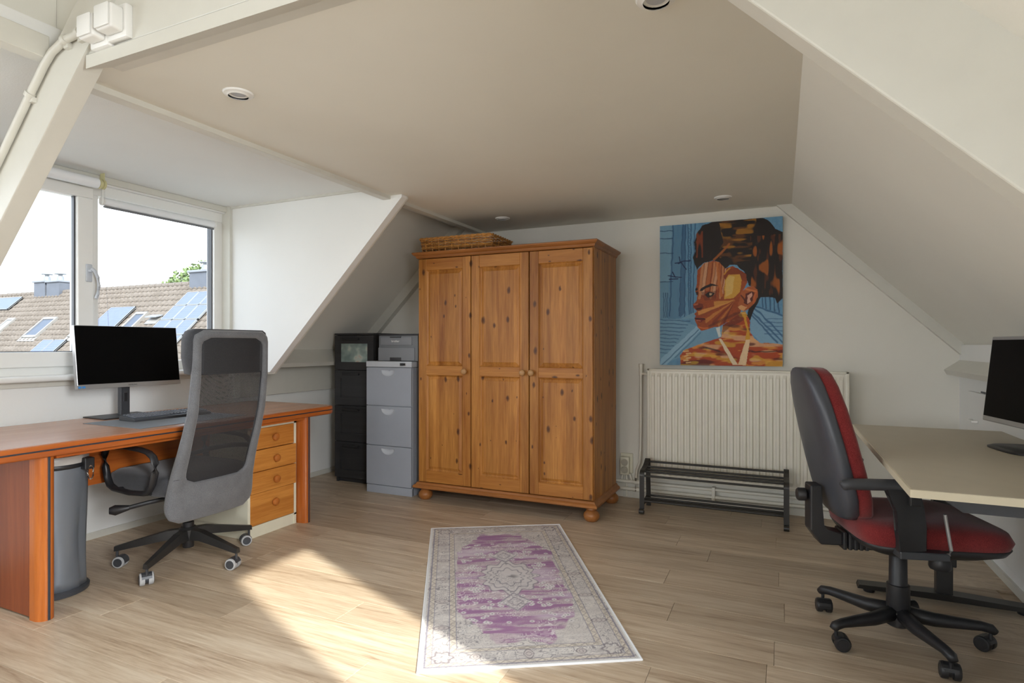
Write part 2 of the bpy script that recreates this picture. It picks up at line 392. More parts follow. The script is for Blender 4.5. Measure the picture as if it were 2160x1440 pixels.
# walls
S('wall_back', box(-3.95, 1.25, YB, YB+.12, -0.1, 2.6), M['wall'], 'cream papered gable wall behind wardrobe and radiator', 'wall')
bm = B()
bx(bm, XL-.14, XL, YR, YB, -0.1, 0.955)                                  # knee wall under the dormer windows
bx(bm, XL-.14, XL, YR, YB, 2.13, 2.5)                                    # head
for a, b in ((3.09, YB), (-0.25, 0.36), (YR, -2.35)): bx(bm, XL-.14, XL, a, b, 0.95, 2.14)
S('wall_left', bm, M['white'], 'white low wall below the dormer window', 'wall')
S('wall_right', box(XR, XR+.12, YR, YB, -0.1, 1.16), M['white'], 'white knee wall under the right roof slope', 'wall')
bm = B()
bx(bm, -3.95, 1.3, YR-.12, YR, -0.1, 0.9); bx(bm, -3.95, 1.3, YR-.12, YR, 2.2, 2.7)
bx(bm, -3.95, -3.2, YR-.12, YR, 0.9, 2.2); bx(bm, 0.4, 1.3, YR-.12, YR, 0.9, 2.2)
S('wall_rear', bm, M['wall'], 'cream wall behind the photographer with an added wide window', 'wall')
# dormer cheek
S('wall_cheek', prism(B(), [(-3.85, 0.955), (-3.325, 0.965), (-2.19, 2.10), (-2.19, 2.3), (-3.85, 2.3)], 'Y', 3.10, 3.155), M['white'], 'white triangular cheek wall of the dormer', 'wall')
# ceilings
bm = B()
bx(bm, -2.30, 0.30, 1.235, YB, 2.115, 2.18)
S('ceiling', bm, M['ceil'], 'flat beige painted ceiling with recessed spots', 'ceiling')
S('ceiling_dormer', box(-3.88, -2.29, YR, YB, 2.18, 2.26), M['white'], 'white textured ceiling of the dormer', 'ceiling')
bm = box(-2.5, -0.30, YR, 1.24, 2.45, 2.55); bx(bm, -2.42, -2.37, YR, 1.24, 2.2, 2.5); bx(bm, -2.45, -0.25, 1.241, 1.30, 2.186, 2.55)
S('ceiling_near', bm, M['ceil'], 'higher ceiling on the near side of the timber frame', 'ceiling')
# slopes
def slope(bm, k, side, z0, z1, y0, y1, th=0.06):
    if side > 0: poly = [(k-z0, z0), (k-z1, z1), (k-z1+th*1.414, z1), (k-z0+th*1.414, z0)]
    else: poly = [(z0-k, z0), (z1-k, z1), (z1-k-th*1.414, z1), (z0-k-th*1.414, z0)]
    return prism(bm, poly, 'Y', y0, y1)
S('wall_slope_right', slope(B(), 2.18, 1, 1.0, 2.2, 1.235, YB), M['ceil'], 'beige sloped roof lining on the right beyond the beam', 'wall')
S('wall_slope_left', slope(B(), 4.75, -1, 0.9, 2.25, 3.155, YB), M['wall'], 'cream sloped roof lining between dormer and gable wall', 'wall')
SKY = (0.073, 0.617, 1.153, 1.934)
bm = B()
slope(bm, 1.986, 1, 0.9, 2.5, YR, SKY[0]); slope(bm, 1.986, 1, 0.9, 2.5, SKY[1], 1.20)
slope(bm, 1.986, 1, 0.9, SKY[2], SKY[0], SKY[1]); slope(bm, 1.986, 1, SKY[3], 2.5, SKY[0], SKY[1])
S('wall_slope_near', bm, M['wall'], 'cream sloped roof lining on the near side with a roof window', 'wall')
# roof window in the near slope
win2 = tag(thing('window_2', 'white roof window in the near right slope', 'window', (0.47, 0.33, 1.57)), kind='structure')
bm = B()
def slab(bm, d0, d1, z0, z1, y0, y1):
    return prism(bm, [(1.986-z0+d0, z0+d0), (1.986-z1+d0, z1+d0), (1.986-z1+d1, z1+d1), (1.986-z0+d1, z0+d1)], 'Y', y0, y1)
slab(bm, 0.04, 0.08, SKY[2]-.04, SKY[3]+.04, SKY[0]-.04, SKY[0]); slab(bm, 0.04, 0.08, SKY[2]-.04, SKY[3]+.04, SKY[1], SKY[1]+.04)
slab(bm, 0.04, 0.08, SKY[2]-.04, SKY[2], SKY[0], SKY[1]); slab(bm, 0.04, 0.08, SKY[3], SKY[3]+.04, SKY[0], SKY[1])
O('frame', bm, M['upvc'], win2, world=True)
O('pane', slab(B(), 0.058, 0.062, SKY[2], SKY[3], SKY[0], SKY[1]), M['glass'], win2, world=True)

# trims
S('trim_1', box(-2.335, -2.275, 1.245, YB, 2.092, 2.185, bev=0.004), M['trim'], 'beige board along the left edge of the flat ceiling', 'trim')
S('trim_2', box(-2.335, -2.275, YR, 1.17, 2.135, 2.215, bev=0.004), M['trim'], 'pale board at ceiling edge left of the timber frame', 'trim')
# rafter strip on gable wall, left
S('trim_3', prism(B(), [(0.9-4.64, 0.9), (2.17-4.64, 2.17), (2.17-4.85, 2.17), (0.9-4.85, 0.9)], 'Y', 4.385, YB), M['trim'], 'sloping rafter strip on gable wall left of wardrobe', 'trim')
S('trim_4', prism(B(), [(2.085-2.135, 2.135), (2.10-1.06, 1.06), (2.2-1.06, 1.06), (2.2-2.135, 2.135)], 'Y', 4.405, YB), M['trim'], 'sloping rafter strip on gable wall above the radiator', 'trim')
# rafter under the cheek
S('trim_5', prism(B(), [(-3.34, 0.95), (-2.19, 2.10), (-2.19, 2.3), (-3.55, 0.94)], 'Y', 3.155, 3.17), M['trim'], 'sloping rafter edge under the dormer cheek', 'trim')
# knee-wall ledges
S('trim_6', prism(B(), [(-3.63, 1.125), (-3.49, 1.015), (-3.50, 0.985), (-3.69, 0.975), (-3.69, 0.765), (-3.76, 0.755), (-3.76, 1.125)], 'Y', 3.16, YB), M['trim'], 'boxed ledge on the low wall behind the desk end', 'trim')
S('trim_7', prism(B(), [(1.07, 1.12), (0.92, 1.005), (0.935, 0.975), (1.01, 0.965), (1.07, 0.965)], 'Y', 1.24, YB), M['trim'], 'boxed purlin ledge above the low cupboard door', 'trim')
S('trim_8', box(XL, XL+.012, -0.2, 3.10, 0.925, 0.955, bev=0.002), M['trim'], 'thin batten under the window sill', 'trim')
S('trim_9', box(-3.88, -3.70, 3.075, 3.10, 0.99, 2.18), M['trim'], 'jamb board beside the dormer window', 'trim')
bm = box(XL-.02, XL+.02, 0.3, 3.10, 2.14, 2.18, bev=0.004); 
S('trim_10', bm, M['trim'], 'moulding where dormer ceiling meets the window', 'trim')
S('trim_11', prism(B(), [(-3.72, 2.165), (-2.34, 2.165), (-2.34, 2.18), (-3.72, 2.18)], 'Y', 3.085, 3.10), M['trim'], 'thin moulding between dormer cheek and dormer ceiling', 'trim')
S('baseboard_back', box(-1.1, XR, YB-.012, YB, 0, 0.05), M['trim'], 'low white skirting under the radiator', 'baseboard')
S('baseboard_left', box(XL, XL+.012, YR, YB, 0, 0.04), M['trim'], 'low white skirting under the dormer window', 'baseboard')
S('baseboard_right', box(XR-.012, XR, YR, YB, 0, 0.04), M['trim'], 'low white skirting along the right knee wall', 'baseboard')

# timber frame (collar-beam truss)
tr_ = thing('timber_frame', 'cream painted roof truss with sloping legs and collar beam', 'beam', (-1.2, 1.28, 0))
tag(tr_, kind='structure')
O('leg', prism(B(), [(0.955-4.21, 0.955), (2.30-4.21, 2.30), (2.45-4.21, 2.45), (2.45-4.44, 2.45), (0.955-4.44, 0.955)], 'Y', 1.175, 1.245, bev=0.004), M['trim'], tr_, world=True)
O('leg', prism(B(), [(1.745, 0.0), (1.745-2.45, 2.45), (2.3-2.45, 2.45), (2.3, 0.0)], 'Y', 1.175, 1.24, bev=0.004), M['trim'], tr_, world=True)
O('collar_beam', box(-2.10, -0.55, 1.186, 1.24, 2.122, 2.45, bev=0.003), M['trim'], tr_, world=True)
O('edge_board', prism(B(), [(1.180, 2.072), (1.180, 2.116), (1.30, 2.13), (1.30, 2.113), (1.263, 2.112)], 'X', -2.09, -0.30), M['trim'], tr_, world=True)

# ------------------------------------------------------------------ dormer window
WX0, WX1 = -3.86, -3.78          # frame depth
win = tag(thing('window_1', 'white plastic dormer window with one opening sash', 'window', (-3.82, 1.7, 0.99)), kind='structure')
fr = B()
bx(fr, WX0, WX1, 0.36, 3.08, 0.985, 1.055, bev=0.004); bx(fr, WX0, WX1, 0.36, 3.08, 2.065, 2.14, bev=0.004)
for a, b in ((0.36, 0.43), (2.15, 2.205), (3.01, 3.08)): bx(fr, WX0, WX1, a, b, 1.055, 2.065, bev=0.003)
O('frame', fr, M['upvc'], win, world=True)
sa = B(); SX0, SX1 = -3.835, -3.755
bx(sa, SX0, SX1, 0.95, 2.165, 1.035, 1.12, bev=0.006); bx(sa, SX0, SX1, 0.95, 2.165, 2.035, 2.10, bev=0.006)
bx(sa, SX0, SX1, 0.95, 1.035, 1.12, 2.035, bev=0.006); bx(sa, SX0, SX1, 2.075, 2.165, 1.12, 2.035, bev=0.006)
sash = O('sash', sa, M['upvc'], win, world=True)
O('pane', box(-3.80, -3.794, 1.035, 2.075, 1.12, 2.035), M['glass'], sash, world=True)
gk = B(); bx(gk, -3.80, -3.776, 2.066, 2.076, 1.12, 2.035); bx(gk, -3.80, -3.776, 1.035, 2.076, 1.118, 1.124)
O('gasket', gk, M['darkgrey'], sash, world=True)
O('pane', box(-3.83, -3.824, 2.205, 3.01, 1.055, 2.065), M['glass'], win, world=True)
gk = B(); bx(gk, -3.845, -3.80, 3.002, 3.012, 1.055, 2.065)
O('gasket', gk, M['darkgrey'], win, world=True)
O('pane', box(-3.83, -3.824, 0.43, 0.95, 1.055, 2.065), M['glass'], win, world=True)
hb = B(); bx(hb, -3.755, -3.742, 2.117, 2.151, 1.535, 1.64, bev=0.005)
tube(hb, [(-3.742, 2.134, 1.60), (-3.715, 2.134, 1.60)], 0.010, 10)
tube(hb, [(-3.712, 2.128, 1.612), (-3.700, 2.14, 1.595), (-3.700, 2.156, 1.56), (-3.702, 2.163, 1.51), (-3.706, 2.158, 1.46), (-3.709, 2.150, 1.435)], 0.0095, 10)
O('handle', hb, M['cablight'], sash, smooth=True, world=True)
sl = O('sill', box(-3.80, -3.672, 0.30, 3.10, 0.957, 0.99, bev=0.012, seg=3), M['upvc'], win, smooth=True, world=True)
# windows behind the photographer; the rear one is added to house its fill lamp
win3 = tag(thing('window_3', 'white dormer window behind the photographer', 'window', (-3.82, -1.3, 0.95)), kind='structure')
fr = B(); bx(fr, WX0, WX1, -2.35, -0.25, 0.95, 1.03); bx(fr, WX0, WX1, -2.35, -0.25, 2.06, 2.14)
for a in (-2.35, -1.34, -0.33): bx(fr, WX0, WX1, a, a+.08, 1.03, 2.06)
O('frame', fr, M['upvc'], win3, world=True); O('pane', box(-3.83, -3.825, -2.27, -0.33, 1.03, 2.06), M['glass'], win3, world=True)
win4 = tag(thing('added_window', 'added white wide window around the rear fill lamp', 'window', (-1.4, YR-.06, 0.9)), kind='structure')
fr = B(); bx(fr, -3.2, 0.4, YR-.1, YR-.03, 0.9, 0.98); bx(fr, -3.2, 0.4, YR-.1, YR-.03, 2.12, 2.2)
for a in (-3.2, -1.44, 0.32): bx(fr, a, a+.08, YR-.1, YR-.03, 0.98, 2.12)
O('frame', fr, M['upvc'], win4, world=True); O('pane', box(-3.12, 0.32, YR-.07, YR-.065, 0.98, 2.12), M['glass'], win4, world=True)

# blinds
bl = thing('roller_blind', 'white rolled-up roller blind above the opening window sash', 'blind', (-3.66, 1.55, 2.095))
O('roll', lathe(B(), [(0.030, 0.97), (0.030, 2.135)], (-3.668, 0, 2.112), 'Y', 20), M['blind'], bl, True, world=True)
bk = lathe(B(), [(0.012, 2.135), (0.030, 2.138), (0.030, 2.150), (0.022, 2.152), (0.022, 2.160), (0.029, 2.162), (0.029, 2.172), (0.01, 2.174)], (-3.668, 0, 2.112), 'Y', 18)
bx(bk, -3.70, -3.66, 2.168, 2.172, 2.10, 2.18)
O('bracket', bk, M['brass'], bl, True, world=True)
ch = B()
for dy, sw in ((0.0, 0.0), (0.018, 0.03)):
    n = 150
    for i in range(n):
        t = i/(n-1); zz = 2.10-t*0.98; yy = 2.150+dy+sw*t*t - 0.02*t*(dy == 0)
        bmesh.ops.create_icosphere(ch, subdivisions=1, radius=0.0022, matrix=Matrix.Translation((-3.655, yy, zz)))
tag(O('bead_chain', ch, M['rubber'], bl, world=True), kind='stuff')
bl2 = thing('roller_blind', 'slim white cassette blind across top of fixed window pane', 'blind', (-3.785, 2.6, 2.02))
O('cassette', tube(B(), [(-3.762, 2.225, 2.035), (-3.762, 2.99, 2.035)], 0.024, 14), M['blind'], bl2, True, world=True)
O('bottom_bar', box(-3.768, -3.756, 2.225, 2.99, 1.998, 2.010, bev=0.002), M['alu'], bl2, world=True)
for yy in (2.217, 2.992): O('end_cap', lathe(B(), [(0.026, yy-.006), (0.026, yy+.006)], (-3.762, 0, 2.035), 'Y', 14), M['upvc'], bl2, True, world=True)

# low cupboard door in right knee wall
d = tag(thing('door_1', 'white flush cupboard door in the low right wall', 'door', (XR-.01, 3.6, 0.1)), kind='structure')
O('leaf', box(XR-.018, XR, 2.9, 4.19, 0.10, 0.895, bev=0.003), M['white'], d, world=True)
O('gap', box(XR-.006, XR, 2.88, 4.0, 0.897, 0.905), M['stripe'], d, world=True)
O('handle', tube(B(), [(XR-.018, 4.10, 0.735), (XR-.04, 4.09, 0.735), (XR-.04, 4.01, 0.735), (XR-.018, 4.0, 0.735)], 0.007, 8), M['upvc'], d, True, world=True)

# ------------------------------------------------------------------ recessed spots
def spot(x, y, lab):
    t = thing('recessed_spotlight', lab, 'ceiling light', (x, y, 2.115), 0, 'recessed ceiling spots')
    O('ring', lathe(B(), [(0.036, -0.012), (0.040, -0.008), (0.052, -0.006), (0.056, -0.001), (0.056, 0.0), (0.036, 0.0)], (0,0,0), 'Z', 32, cap=False), M['upvc'], t, True)
    O('cup', lathe(B(), [(0.037, -0.004), (0.030, -0.002), (0.026, 0.0)], (0,0,0), 'Z', 24, cap=False), M['upvc'], t, True)
    O('lamp', lathe(B(), [(0.027, -0.003), (0.020, -0.0045), (0.004, -0.005)], (0,0,0), 'Z', 24), M['cablight'], t, True)
    return t
spot(-1.876, 1.598, 'white recessed ceiling spot nearest the dormer window')
spot(-0.314, 1.640, 'white recessed ceiling spot cut by the top of the picture')
spot(-1.912, 4.003, 'small recessed ceiling spot above the wardrobe')
spot(-0.343, 4.031, 'small recessed ceiling spot above the portrait painting')

# ------------------------------------------------------------------ conduit and junction boxes
cd = thing('electrical_conduit', 'cream painted conduit clipped along the sloping truss leg', 'conduit', (-2.5, 1.16, 1.8))
cpts = [(-2.95, 1.161, 1.45), (-2.565, 1.161, 1.835), (-2.369, 1.161, 2.036), (-2.29, 1.161, 2.115), (-2.245, 1.161, 2.150), (-2.174, 1.161, 2.175), (-2.096, 1.161, 2.181), (-1.98, 1.161, 2.183)]
O('pipe', tube(B(), cpts, 0.0125, 12), M['trim'], cd, True, world=True)
for (x, z, dx, dz) in ((-2.376, 2.03, 1, 1), (-2.168, 2.175, 1, .3), (-2.09, 2.181, 1, .05)):
    l = math.hypot(dx, dz); b = B()
    tube(b, [(x-.008*dx/l, 1.16, z-.008*dz/l), (x+.008*dx/l, 1.16, z+.008*dz/l)], 0.0165, 12)
    bx(b, x-.012, x+.012, 1.161, 1.175, z-.026, z-.008)
    O('clip', b, M['trim'], cd, True, world=True)
def jbox(x, z, s, lab):
    t = thing('junction_box', lab, 'switch', (x, 1.176, z), 0)
    O('back_plate', box(-s*.62, s*.62, -0.012, 0.012, -s*.68, s*.68, bev=0.006), M['upvc'], t, True)
    O('housing', box(-s*.5, s*.5, -0.055, -0.010, -s*.5, s*.5, bev=0.010, seg=3), M['upvc'], t, True)
    O('cover', box(-s*.45, s*.45, -0.060, -0.054, -s*.45, s*.45, bev=0.004), M['upvc'], t, True)
jbox(-1.995, 2.166, 0.074, 'square white switch box at end of the conduit')
jbox(-1.905, 2.176, 0.078, 'larger square white switch box at start of collar beam')

# ================================================================== OUTSIDE
S('ground', box(-90, 60, -40, 90, -6.3, -6.2), M['earth'], 'ground outside far below the window', 'ground')
C0 = -13.8; RZ = 3.82
house = thing('neighbour_house', 'terraced house with pale pantile roof seen through the window', 'building', (-31, 16, -6.2))
bm = B(); bx(bm, -48, -14, 12.0, 23.2, -6.2, -2.0)
O('wall', bm, M['brick'], house, world=True)
O('roof_deck', prism(B(), [(11.4, 11.4+C0-.08), (17.62, RZ-.08), (23.8, 11.4+C0-.08), (23.8, 11.4+C0-.3), (11.4, 11.4+C0-.3)], 'X', -48.2, -13.8), M['tile'], house, world=True)
nx = 113; per = 0.30; x0 = -48.0; dz = 0.245
prof = [(0, 0.0), (.15, 0.035), (.32, 0.055), (.5, 0.045), (.68, 0.012), (.85, -0.004)]
for i in range(25):
    zt = RZ-0.01-i*dz; zb = zt-dz*1.12
    V = []; F = []
    xs = [(x0+(j+u)*per, h) for j in range(nx) for u, h in prof] + [(x0+nx*per, 0)]
    for x, h in xs:
        jit = 0
        n_ = 0.7071
        for (z, lift) in ((zt, 0.0), (zb, 0.045), (zb, 0.0)):
            hh = h*0.9+lift
            V.append((x, z-C0-n_*hh, z+n_*hh))
    k = len(xs)
    for a in range(k-1):
        F.append((3*a, 3*a+3, 3*a+4, 3*a+1)); F.append((3*a+1, 3*a+4, 3*a+5, 3*a+2))
    me = bpy.data.meshes.new('tile_course'); me.from_pydata(V, [], F); me.materials.append(M['tile'])
    me.polygons.foreach_set('use_smooth', [True]*len(me.polygons))
    o = mesh_obj('tile_course', me, None, house); o.location = -house.location
bmr = tube(B(), [(-.015, 0, 0), (.445, 0, 0)], [0.118, 0.136], 10)
rt0 = O('ridge_tile', bmr, M['tile'], house, True)
for j in range(75):
    o = rt0 if j == 0 else link(rt0.copy())
    o.parent = house; o.location = Vector((-47.9+j*0.45, 17.62, RZ))-house.location
# roof windows: parts of the house
def on_roof(bm, X0, X1, Y0, Y1, h0, h1):
    n_ = 0.7071; vs_ = []
    for X, Y, h in ((X0,Y0,h0),(X1,Y0,h0),(X1,Y1,h0),(X0,Y1,h0),(X0,Y0,h1),(X1,Y0,h1),(X1,Y1,h1),(X0,Y1,h1)):
        vs_.append(bm.verts.new((X, Y-n_*h, Y+C0+n_*h)))
    for q in ((0,3,2,1),(4,5,6,7),(0,1,5,4),(1,2,6,5),(2,3,7,6),(3,0,4,7)): bm.faces.new([vs_[k] for k in q])
    return bm
def roof_window(X0, X1, Y0, Y1, pm):
    b = B(); on_roof(b, X0-.07, X0+.03, Y0-.07, Y1+.07, 0, .14); on_roof(b, X1-.03, X1+.07, Y0-.07, Y1+.07, 0, .14)
    on_roof(b, X0, X1, Y1-.03, Y1+.07, 0, .14); on_roof(b, X0, X1, Y0-.07, Y0+.03, 0, .12)
    on_roof(b, X0-.2, X1+.2, Y0-.22, Y0-.05, 0, .075)
    f = O('roof_window', b, M['flash'], house, world=True)
    O('pane', on_roof(B(), X0, X1, Y0, Y1, 0.05, .11), pm, f, world=True)
roof_window(-31.66, -30.70, 15.30, 16.10, M['darkglass'])
roof_window(-34.75, -34.25, 15.55, 16.12, M['alu'])
roof_window(-25.02, -24.40, 15.2, 16.20, M['darkglass'])
roof_window(-36.6, -35.9, 15.6, 16.2, M['darkglass'])
roof_window(-28.1, -27.6, 15.3, 15.9, M['darkglass'])
b = B(); on_roof(b, -23.85, -23.15, 15.75, 16.05, 0.0, 0.10)
hw = O('roof_window', b, M['flash'], house, world=True)
O('sash', prism(B(), [(15.72, 2.28), (16.02, 2.36), (16.02, 2.41), (15.72, 2.33)], 'X', -23.85, -23.15), M['alu'], hw, world=True)
def panel(X0, X1, Y0, Y1, lab):
    t = thing('solar_panel', lab, 'solar panel', ((X0+X1)/2, Y0, Y0+C0), 0, 'solar panels on the neighbouring roof')
    b = B(); f = 0.035
    on_roof(b, X0, X0+f, Y0, Y1, .10, .16); on_roof(b, X1-f, X1, Y0, Y1, .10, .16); on_roof(b, X0, X1, Y0, Y0+f*.7, .10, .16); on_roof(b, X0, X1, Y1-f*.7, Y1, .10, .16)
    O('frame', b, M['alu'], t, world=True)
    # cell sheet modelled flat so its cells lie along the panel
    me = bpy.data.meshes.new('cells'); w_, l_ = (X1-X0), (Y1-Y0)*1.4142
    me.from_pydata([(0,0,0),(w_,0,0),(w_,l_,0),(0,l_,0),(0,0,-.03),(w_,0,-.03),(w_,l_,-.03),(0,l_,-.03)], [], [(0,1,2,3),(7,6,5,4),(0,4,5,1),(1,5,6,2),(2,6,7,3),(3,7,4,0)])
    c = mesh_obj('cells', me, M['solar'], t); c.rotation_euler = (PI/4, 0, 0)
    c.location = Vector((X0, Y0-.7071*.15, Y0+C0+.7071*.15))-t.location
    b = B(); bx(b, X0+.2, X0+.25, Y0+.1, Y0+.2, Y0+.1+C0, Y0+.25+C0)
    O('rail', b, M['zinc'], t, world=True)
panel(-38.5, -36.0, 16.68, 17.36, 'wide solar panel at left edge of the window view')
panel(-29.6, -28.78, 14.1, 15.08, 'lower left solar panel of the pair above the sash bottom')
panel(-28.74, -27.9, 14.1, 15.08, 'lower right solar panel of the pair above the sash bottom')
panel(-27.22, -25.5, 15.55, 16.52, 'single solar panel left of the small roof windows')
cols = [(-22.95, -22.22), (-22.20, -21.47), (-21.45, -20.72)]
rows_ = [(16.49, 17.09), (15.87, 16.47), (15.25, 15.85), (14.63, 15.23)]
rn = ['top', 'second', 'third', 'bottom']; cn = ['left', 'middle', 'right']
for r_, (a, b_) in enumerate(rows_):
    for c_, (p, q) in enumerate(cols): panel(p, q, a, b_, '%s row %s panel of the large solar array' % (rn[r_], cn[c_]))
def chimney(X0, X1, zt, lab, Yc=17.7):
    t = thing('chimney', lab, 'chimney', ((X0+X1)/2, Yc, RZ-.4), 0)
    O('stack', box(X0, X1, Yc-.35, Yc+.35, RZ-.5, zt-.06), M['lead'], t, world=True)
    O('cap', box(X0-.06, X1+.06, Yc-.42, Yc+.42, zt-.10, zt, bev=.02), M['leadcap'], t, world=True)
    xc = (X0+X1)/2
    O('flue', lathe(B(), [(.17, zt), (.15, zt+.2), (.15, zt+.24), (.10, zt+.25), (.10, zt+.34)], (xc, Yc, 0), 'Z', 14), M['zinc'], t, True, world=True)
    O('cowl', lathe(B(), [(.24, zt+.33), (.26, zt+.35), (.24, zt+.38), (.05, zt+.40)], (xc, Yc, 0), 'Z', 14), M['zinc'], t, True, world=True)
chimney(-35.15, -34.17, 4.46, 'left grey chimney of the pair on the ridge')
chimney(-34.02, -32.95, 4.42, 'right grey chimney of the pair on the ridge')
chimney(-23.34, -22.2, 4.38, 'grey chimney beside the tree on the ridge')
# tree behind the ridge
tree = thing('tree', 'green leafy tree crown behind the ridge of the roof', 'tree', (-38.6, 30, -6.2))
O('trunk', tube(B(), [(0,0,0), (.1,0,4), (-.1,.1,8), (0,0,10.5)], [.35, .3, .22, .1], 8), M['bark'], tree)
lr = random.Random(3); V = []; F = []
for (cx_, cz_, R_) in ((-2.6, 10.6, 1.9), (-1.2, 11.3, 1.9), (.6, 11.5, 2.1), (2.2, 11.2, 2.0), (0, 9.8, 2.8), (-4.0, 10.1, 1.4)):
    for k in range(900):
        u = Vector((lr.gauss(0,1), lr.gauss(0,1), lr.gauss(0,1))).normalized()*R_*lr.uniform(.75, 1.0)
        p = Vector((cx_, 0, cz_))+u; a = Vector((lr.gauss(0,1), lr.gauss(0,1), lr.gauss(0,1))).normalized(); b2 = a.orthogonal().normalized(); s_ = lr.uniform(.10, .2)
        i0 = len(V); V += [tuple(p+a*s_), tuple(p+b2*s_*.6), tuple(p-a*s_), tuple(p-b2*s_*.6)]; F.append((i0, i0+1, i0+2, i0+3))
me = bpy.data.meshes.new('foliage'); me.from_pydata(V, [], F)
tag(mesh_obj('foliage', me, M['leaf'], tree), kind='stuff')

# ================================================================== WARDROBE
wx0, wx1, wy0, wy1, wz = -2.482, -1.118, 3.745, 4.30, 1.85
wd = thing('wardrobe', 'tall three-door knotty pine wardrobe on bun feet', 'wardrobe', (-1.8, 4.02, 0))
for a_ in (wx0, wx1-.022): O('side_panel', box(a_, a_+.022, wy0, wy1, 0.13, 1.806), M['pine'], wd, world=True)
O('back_panel', box(wx0+.02, wx1-.02, wy1-.012, wy1, 0.13, 1.806), M['pine'], wd, world=True)
def moulding(z0, prof):
    b = B(); rings = []
    for off, z in prof:
        rings.append([b.verts.new(p) for p in ((wx0-off, wy0-.02-off, z), (wx1+off, wy0-.02-off, z), (wx1+off, wy1, z), (wx0-off, wy1, z))])
    for A, C in zip(rings, rings[1:]):
        for k in range(4): b.faces.new((A[k], A[(k+1) % 4], C[(k+1) % 4], C[k]))
    b.faces.new(rings[0][::-1]); b.faces.new(rings[-1]); return b
O('cornice', moulding(0, [(0.004, 1.804), (0.010, 1.810), (0.014, 1.822), (0.028, 1.830), (0.036, 1.840), (0.036, 1.846), (0.030, 1.85)]), M['pinedark'], wd, world=True)
O('plinth', moulding(0, [(0.020, 0.088), (0.030, 0.094), (0.030, 0.106), (0.022, 0.114), (0.014, 0.118), (0.008, 0.130), (0.0, 0.133)]), M['pinedark'], wd, world=True)
bun = [(0.026, 0.09), (0.034, 0.086), (0.036, 0.078), (0.030, 0.072), (0.036, 0.066), (0.050, 0.052), (0.054, 0.036), (0.050, 0.018), (0.040, 0.004), (0.034, 0.0)]
for x, y in ((wx0+.04, wy0+.02), (wx1-.02, wy0+.0), (wx0+.04, wy1-.06), (wx1-.02, wy1-.06)):
    O('bun_foot', lathe(B(), bun, (x, y, 0), 'Z', 24), M['pinedark'], wd, True, world=True)
dz0, dz1 = 0.137, 1.80
def wdoor(x0, x1, fy, knobx):
    b = B(); sw = 0.066
    bx(b, x0, x0+sw, fy, fy+.02, dz0, dz1, bev=.002, seg=1); bx(b, x1-sw, x1, fy, fy+.02, dz0, dz1, bev=.002, seg=1)
    dr = O('door', b, M['pine'], wd, world=True)
    for a, c in ((dz0, dz0+.085), (0.935, 1.005), (dz1-.085, dz1)): O('rail', box(x0+sw, x1-sw, fy, fy+.02, a, c, bev=.002, seg=1), M['pineh'], dr, world=True)
    for a, c in ((dz0+.085, 0.935), (1.005, dz1-.085)):
        X0, X1 = x0+sw, x1-sw; b = B()
        # stepped raised panel: outer lip, groove, sloped shoulder, raised field
        rings = []
        for ins, yy in ((0.0, fy+.003), (0.006, fy+.009), (0.010, fy+.012), (0.013, fy+.013), (0.030, fy+.006), (0.032, fy+.0045), (0.036, fy+.0045)):
            rings.append([b.verts.new(p) for p in ((X0+ins, yy, a+ins), (X1-ins, yy, a+ins), (X1-ins, yy, c-ins), (X0+ins, yy, c-ins))])
        for A, C in zip(rings, rings[1:]):
            for k in range(4): b.faces.new((A[k], A[(k+1) % 4], C[(k+1) % 4], C[k]))
        b.faces.new(rings[-1])
        vb = [b.verts.new(p) for p in ((X0, fy+.019, a), (X1, fy+.019, a), (X1, fy+.019, c), (X0, fy+.019, c))]
        for k in range(4): b.faces.new((rings[0][k], vb[k], vb[(k+1) % 4], rings[0][(k+1) % 4]))
        b.faces.new(vb[::-1])
        O('panel', b, M['pine'], dr, world=True)
    kb = lathe(B(), [(0.010, 0), (0.009, -.010), (0.013, -.014), (0.020, -.020), (0.0225, -.028), (0.020, -.035), (0.012, -.040), (0.003, -.041)], (knobx, fy, 0.968), 'Y', 20)
    O('knob', kb, M['knob'], dr, True, world=True)
wdoor(-2.478, -2.036, wy0-.020, -2.075)
wdoor(-2.028, -1.580, wy0-.022, -1.617)
wdoor(-1.573, -1.124, wy0-.020, -1.553)

# wicker tray on the wardrobe
bk = thing('wicker_tray', 'shallow woven wicker tray lying on top of the wardrobe', 'basket', (-2.18, 3.93, 1.85), math.radians(1.5))
HX, HY, HZ = 0.295, 0.19, 0.098
def perim(off=0.0):
    hx, hy, r = HX+off, HY+off, 0.02; pts = []
    for cx_, cy_, a0 in ((hx-r, hy-r, 0), (-hx+r, hy-r, 90), (-hx+r, -hy+r, 180), (hx-r, -hy+r, 270)): pts += arc((cx_, cy_), r, a0, a0+90, 3)
    return pts
def resample(pts, n):
    P = [Vector((p[0], p[1], 0)) for p in pts]; P.append(P[0]); L = [0]
    for a, c in zip(P, P[1:]): L.append(L[-1]+(c-a).length)
    res = []
    for i in range(n):
        t = L[-1]*i/n
        for k in range(len(P)-1):
            if L[k+1] >= t:
                f = (t-L[k])/max(1e-9, L[k+1]-L[k]); res.append((P[k].lerp(P[k+1], f), (P[k+1]-P[k]).normalized())); break
    return res
NS = 34
st = resample(perim(), NS)
b = B()
for p, tdir in st: tube(b, [(p.x*.97, p.y*.97, 0.0), (p.x, p.y, HZ)], 0.0035, 6)
tag(O('stakes', b, M['wicker'], bk, True), kind='stuff')
smp = resample(perim(), NS*4)
nrow = 9
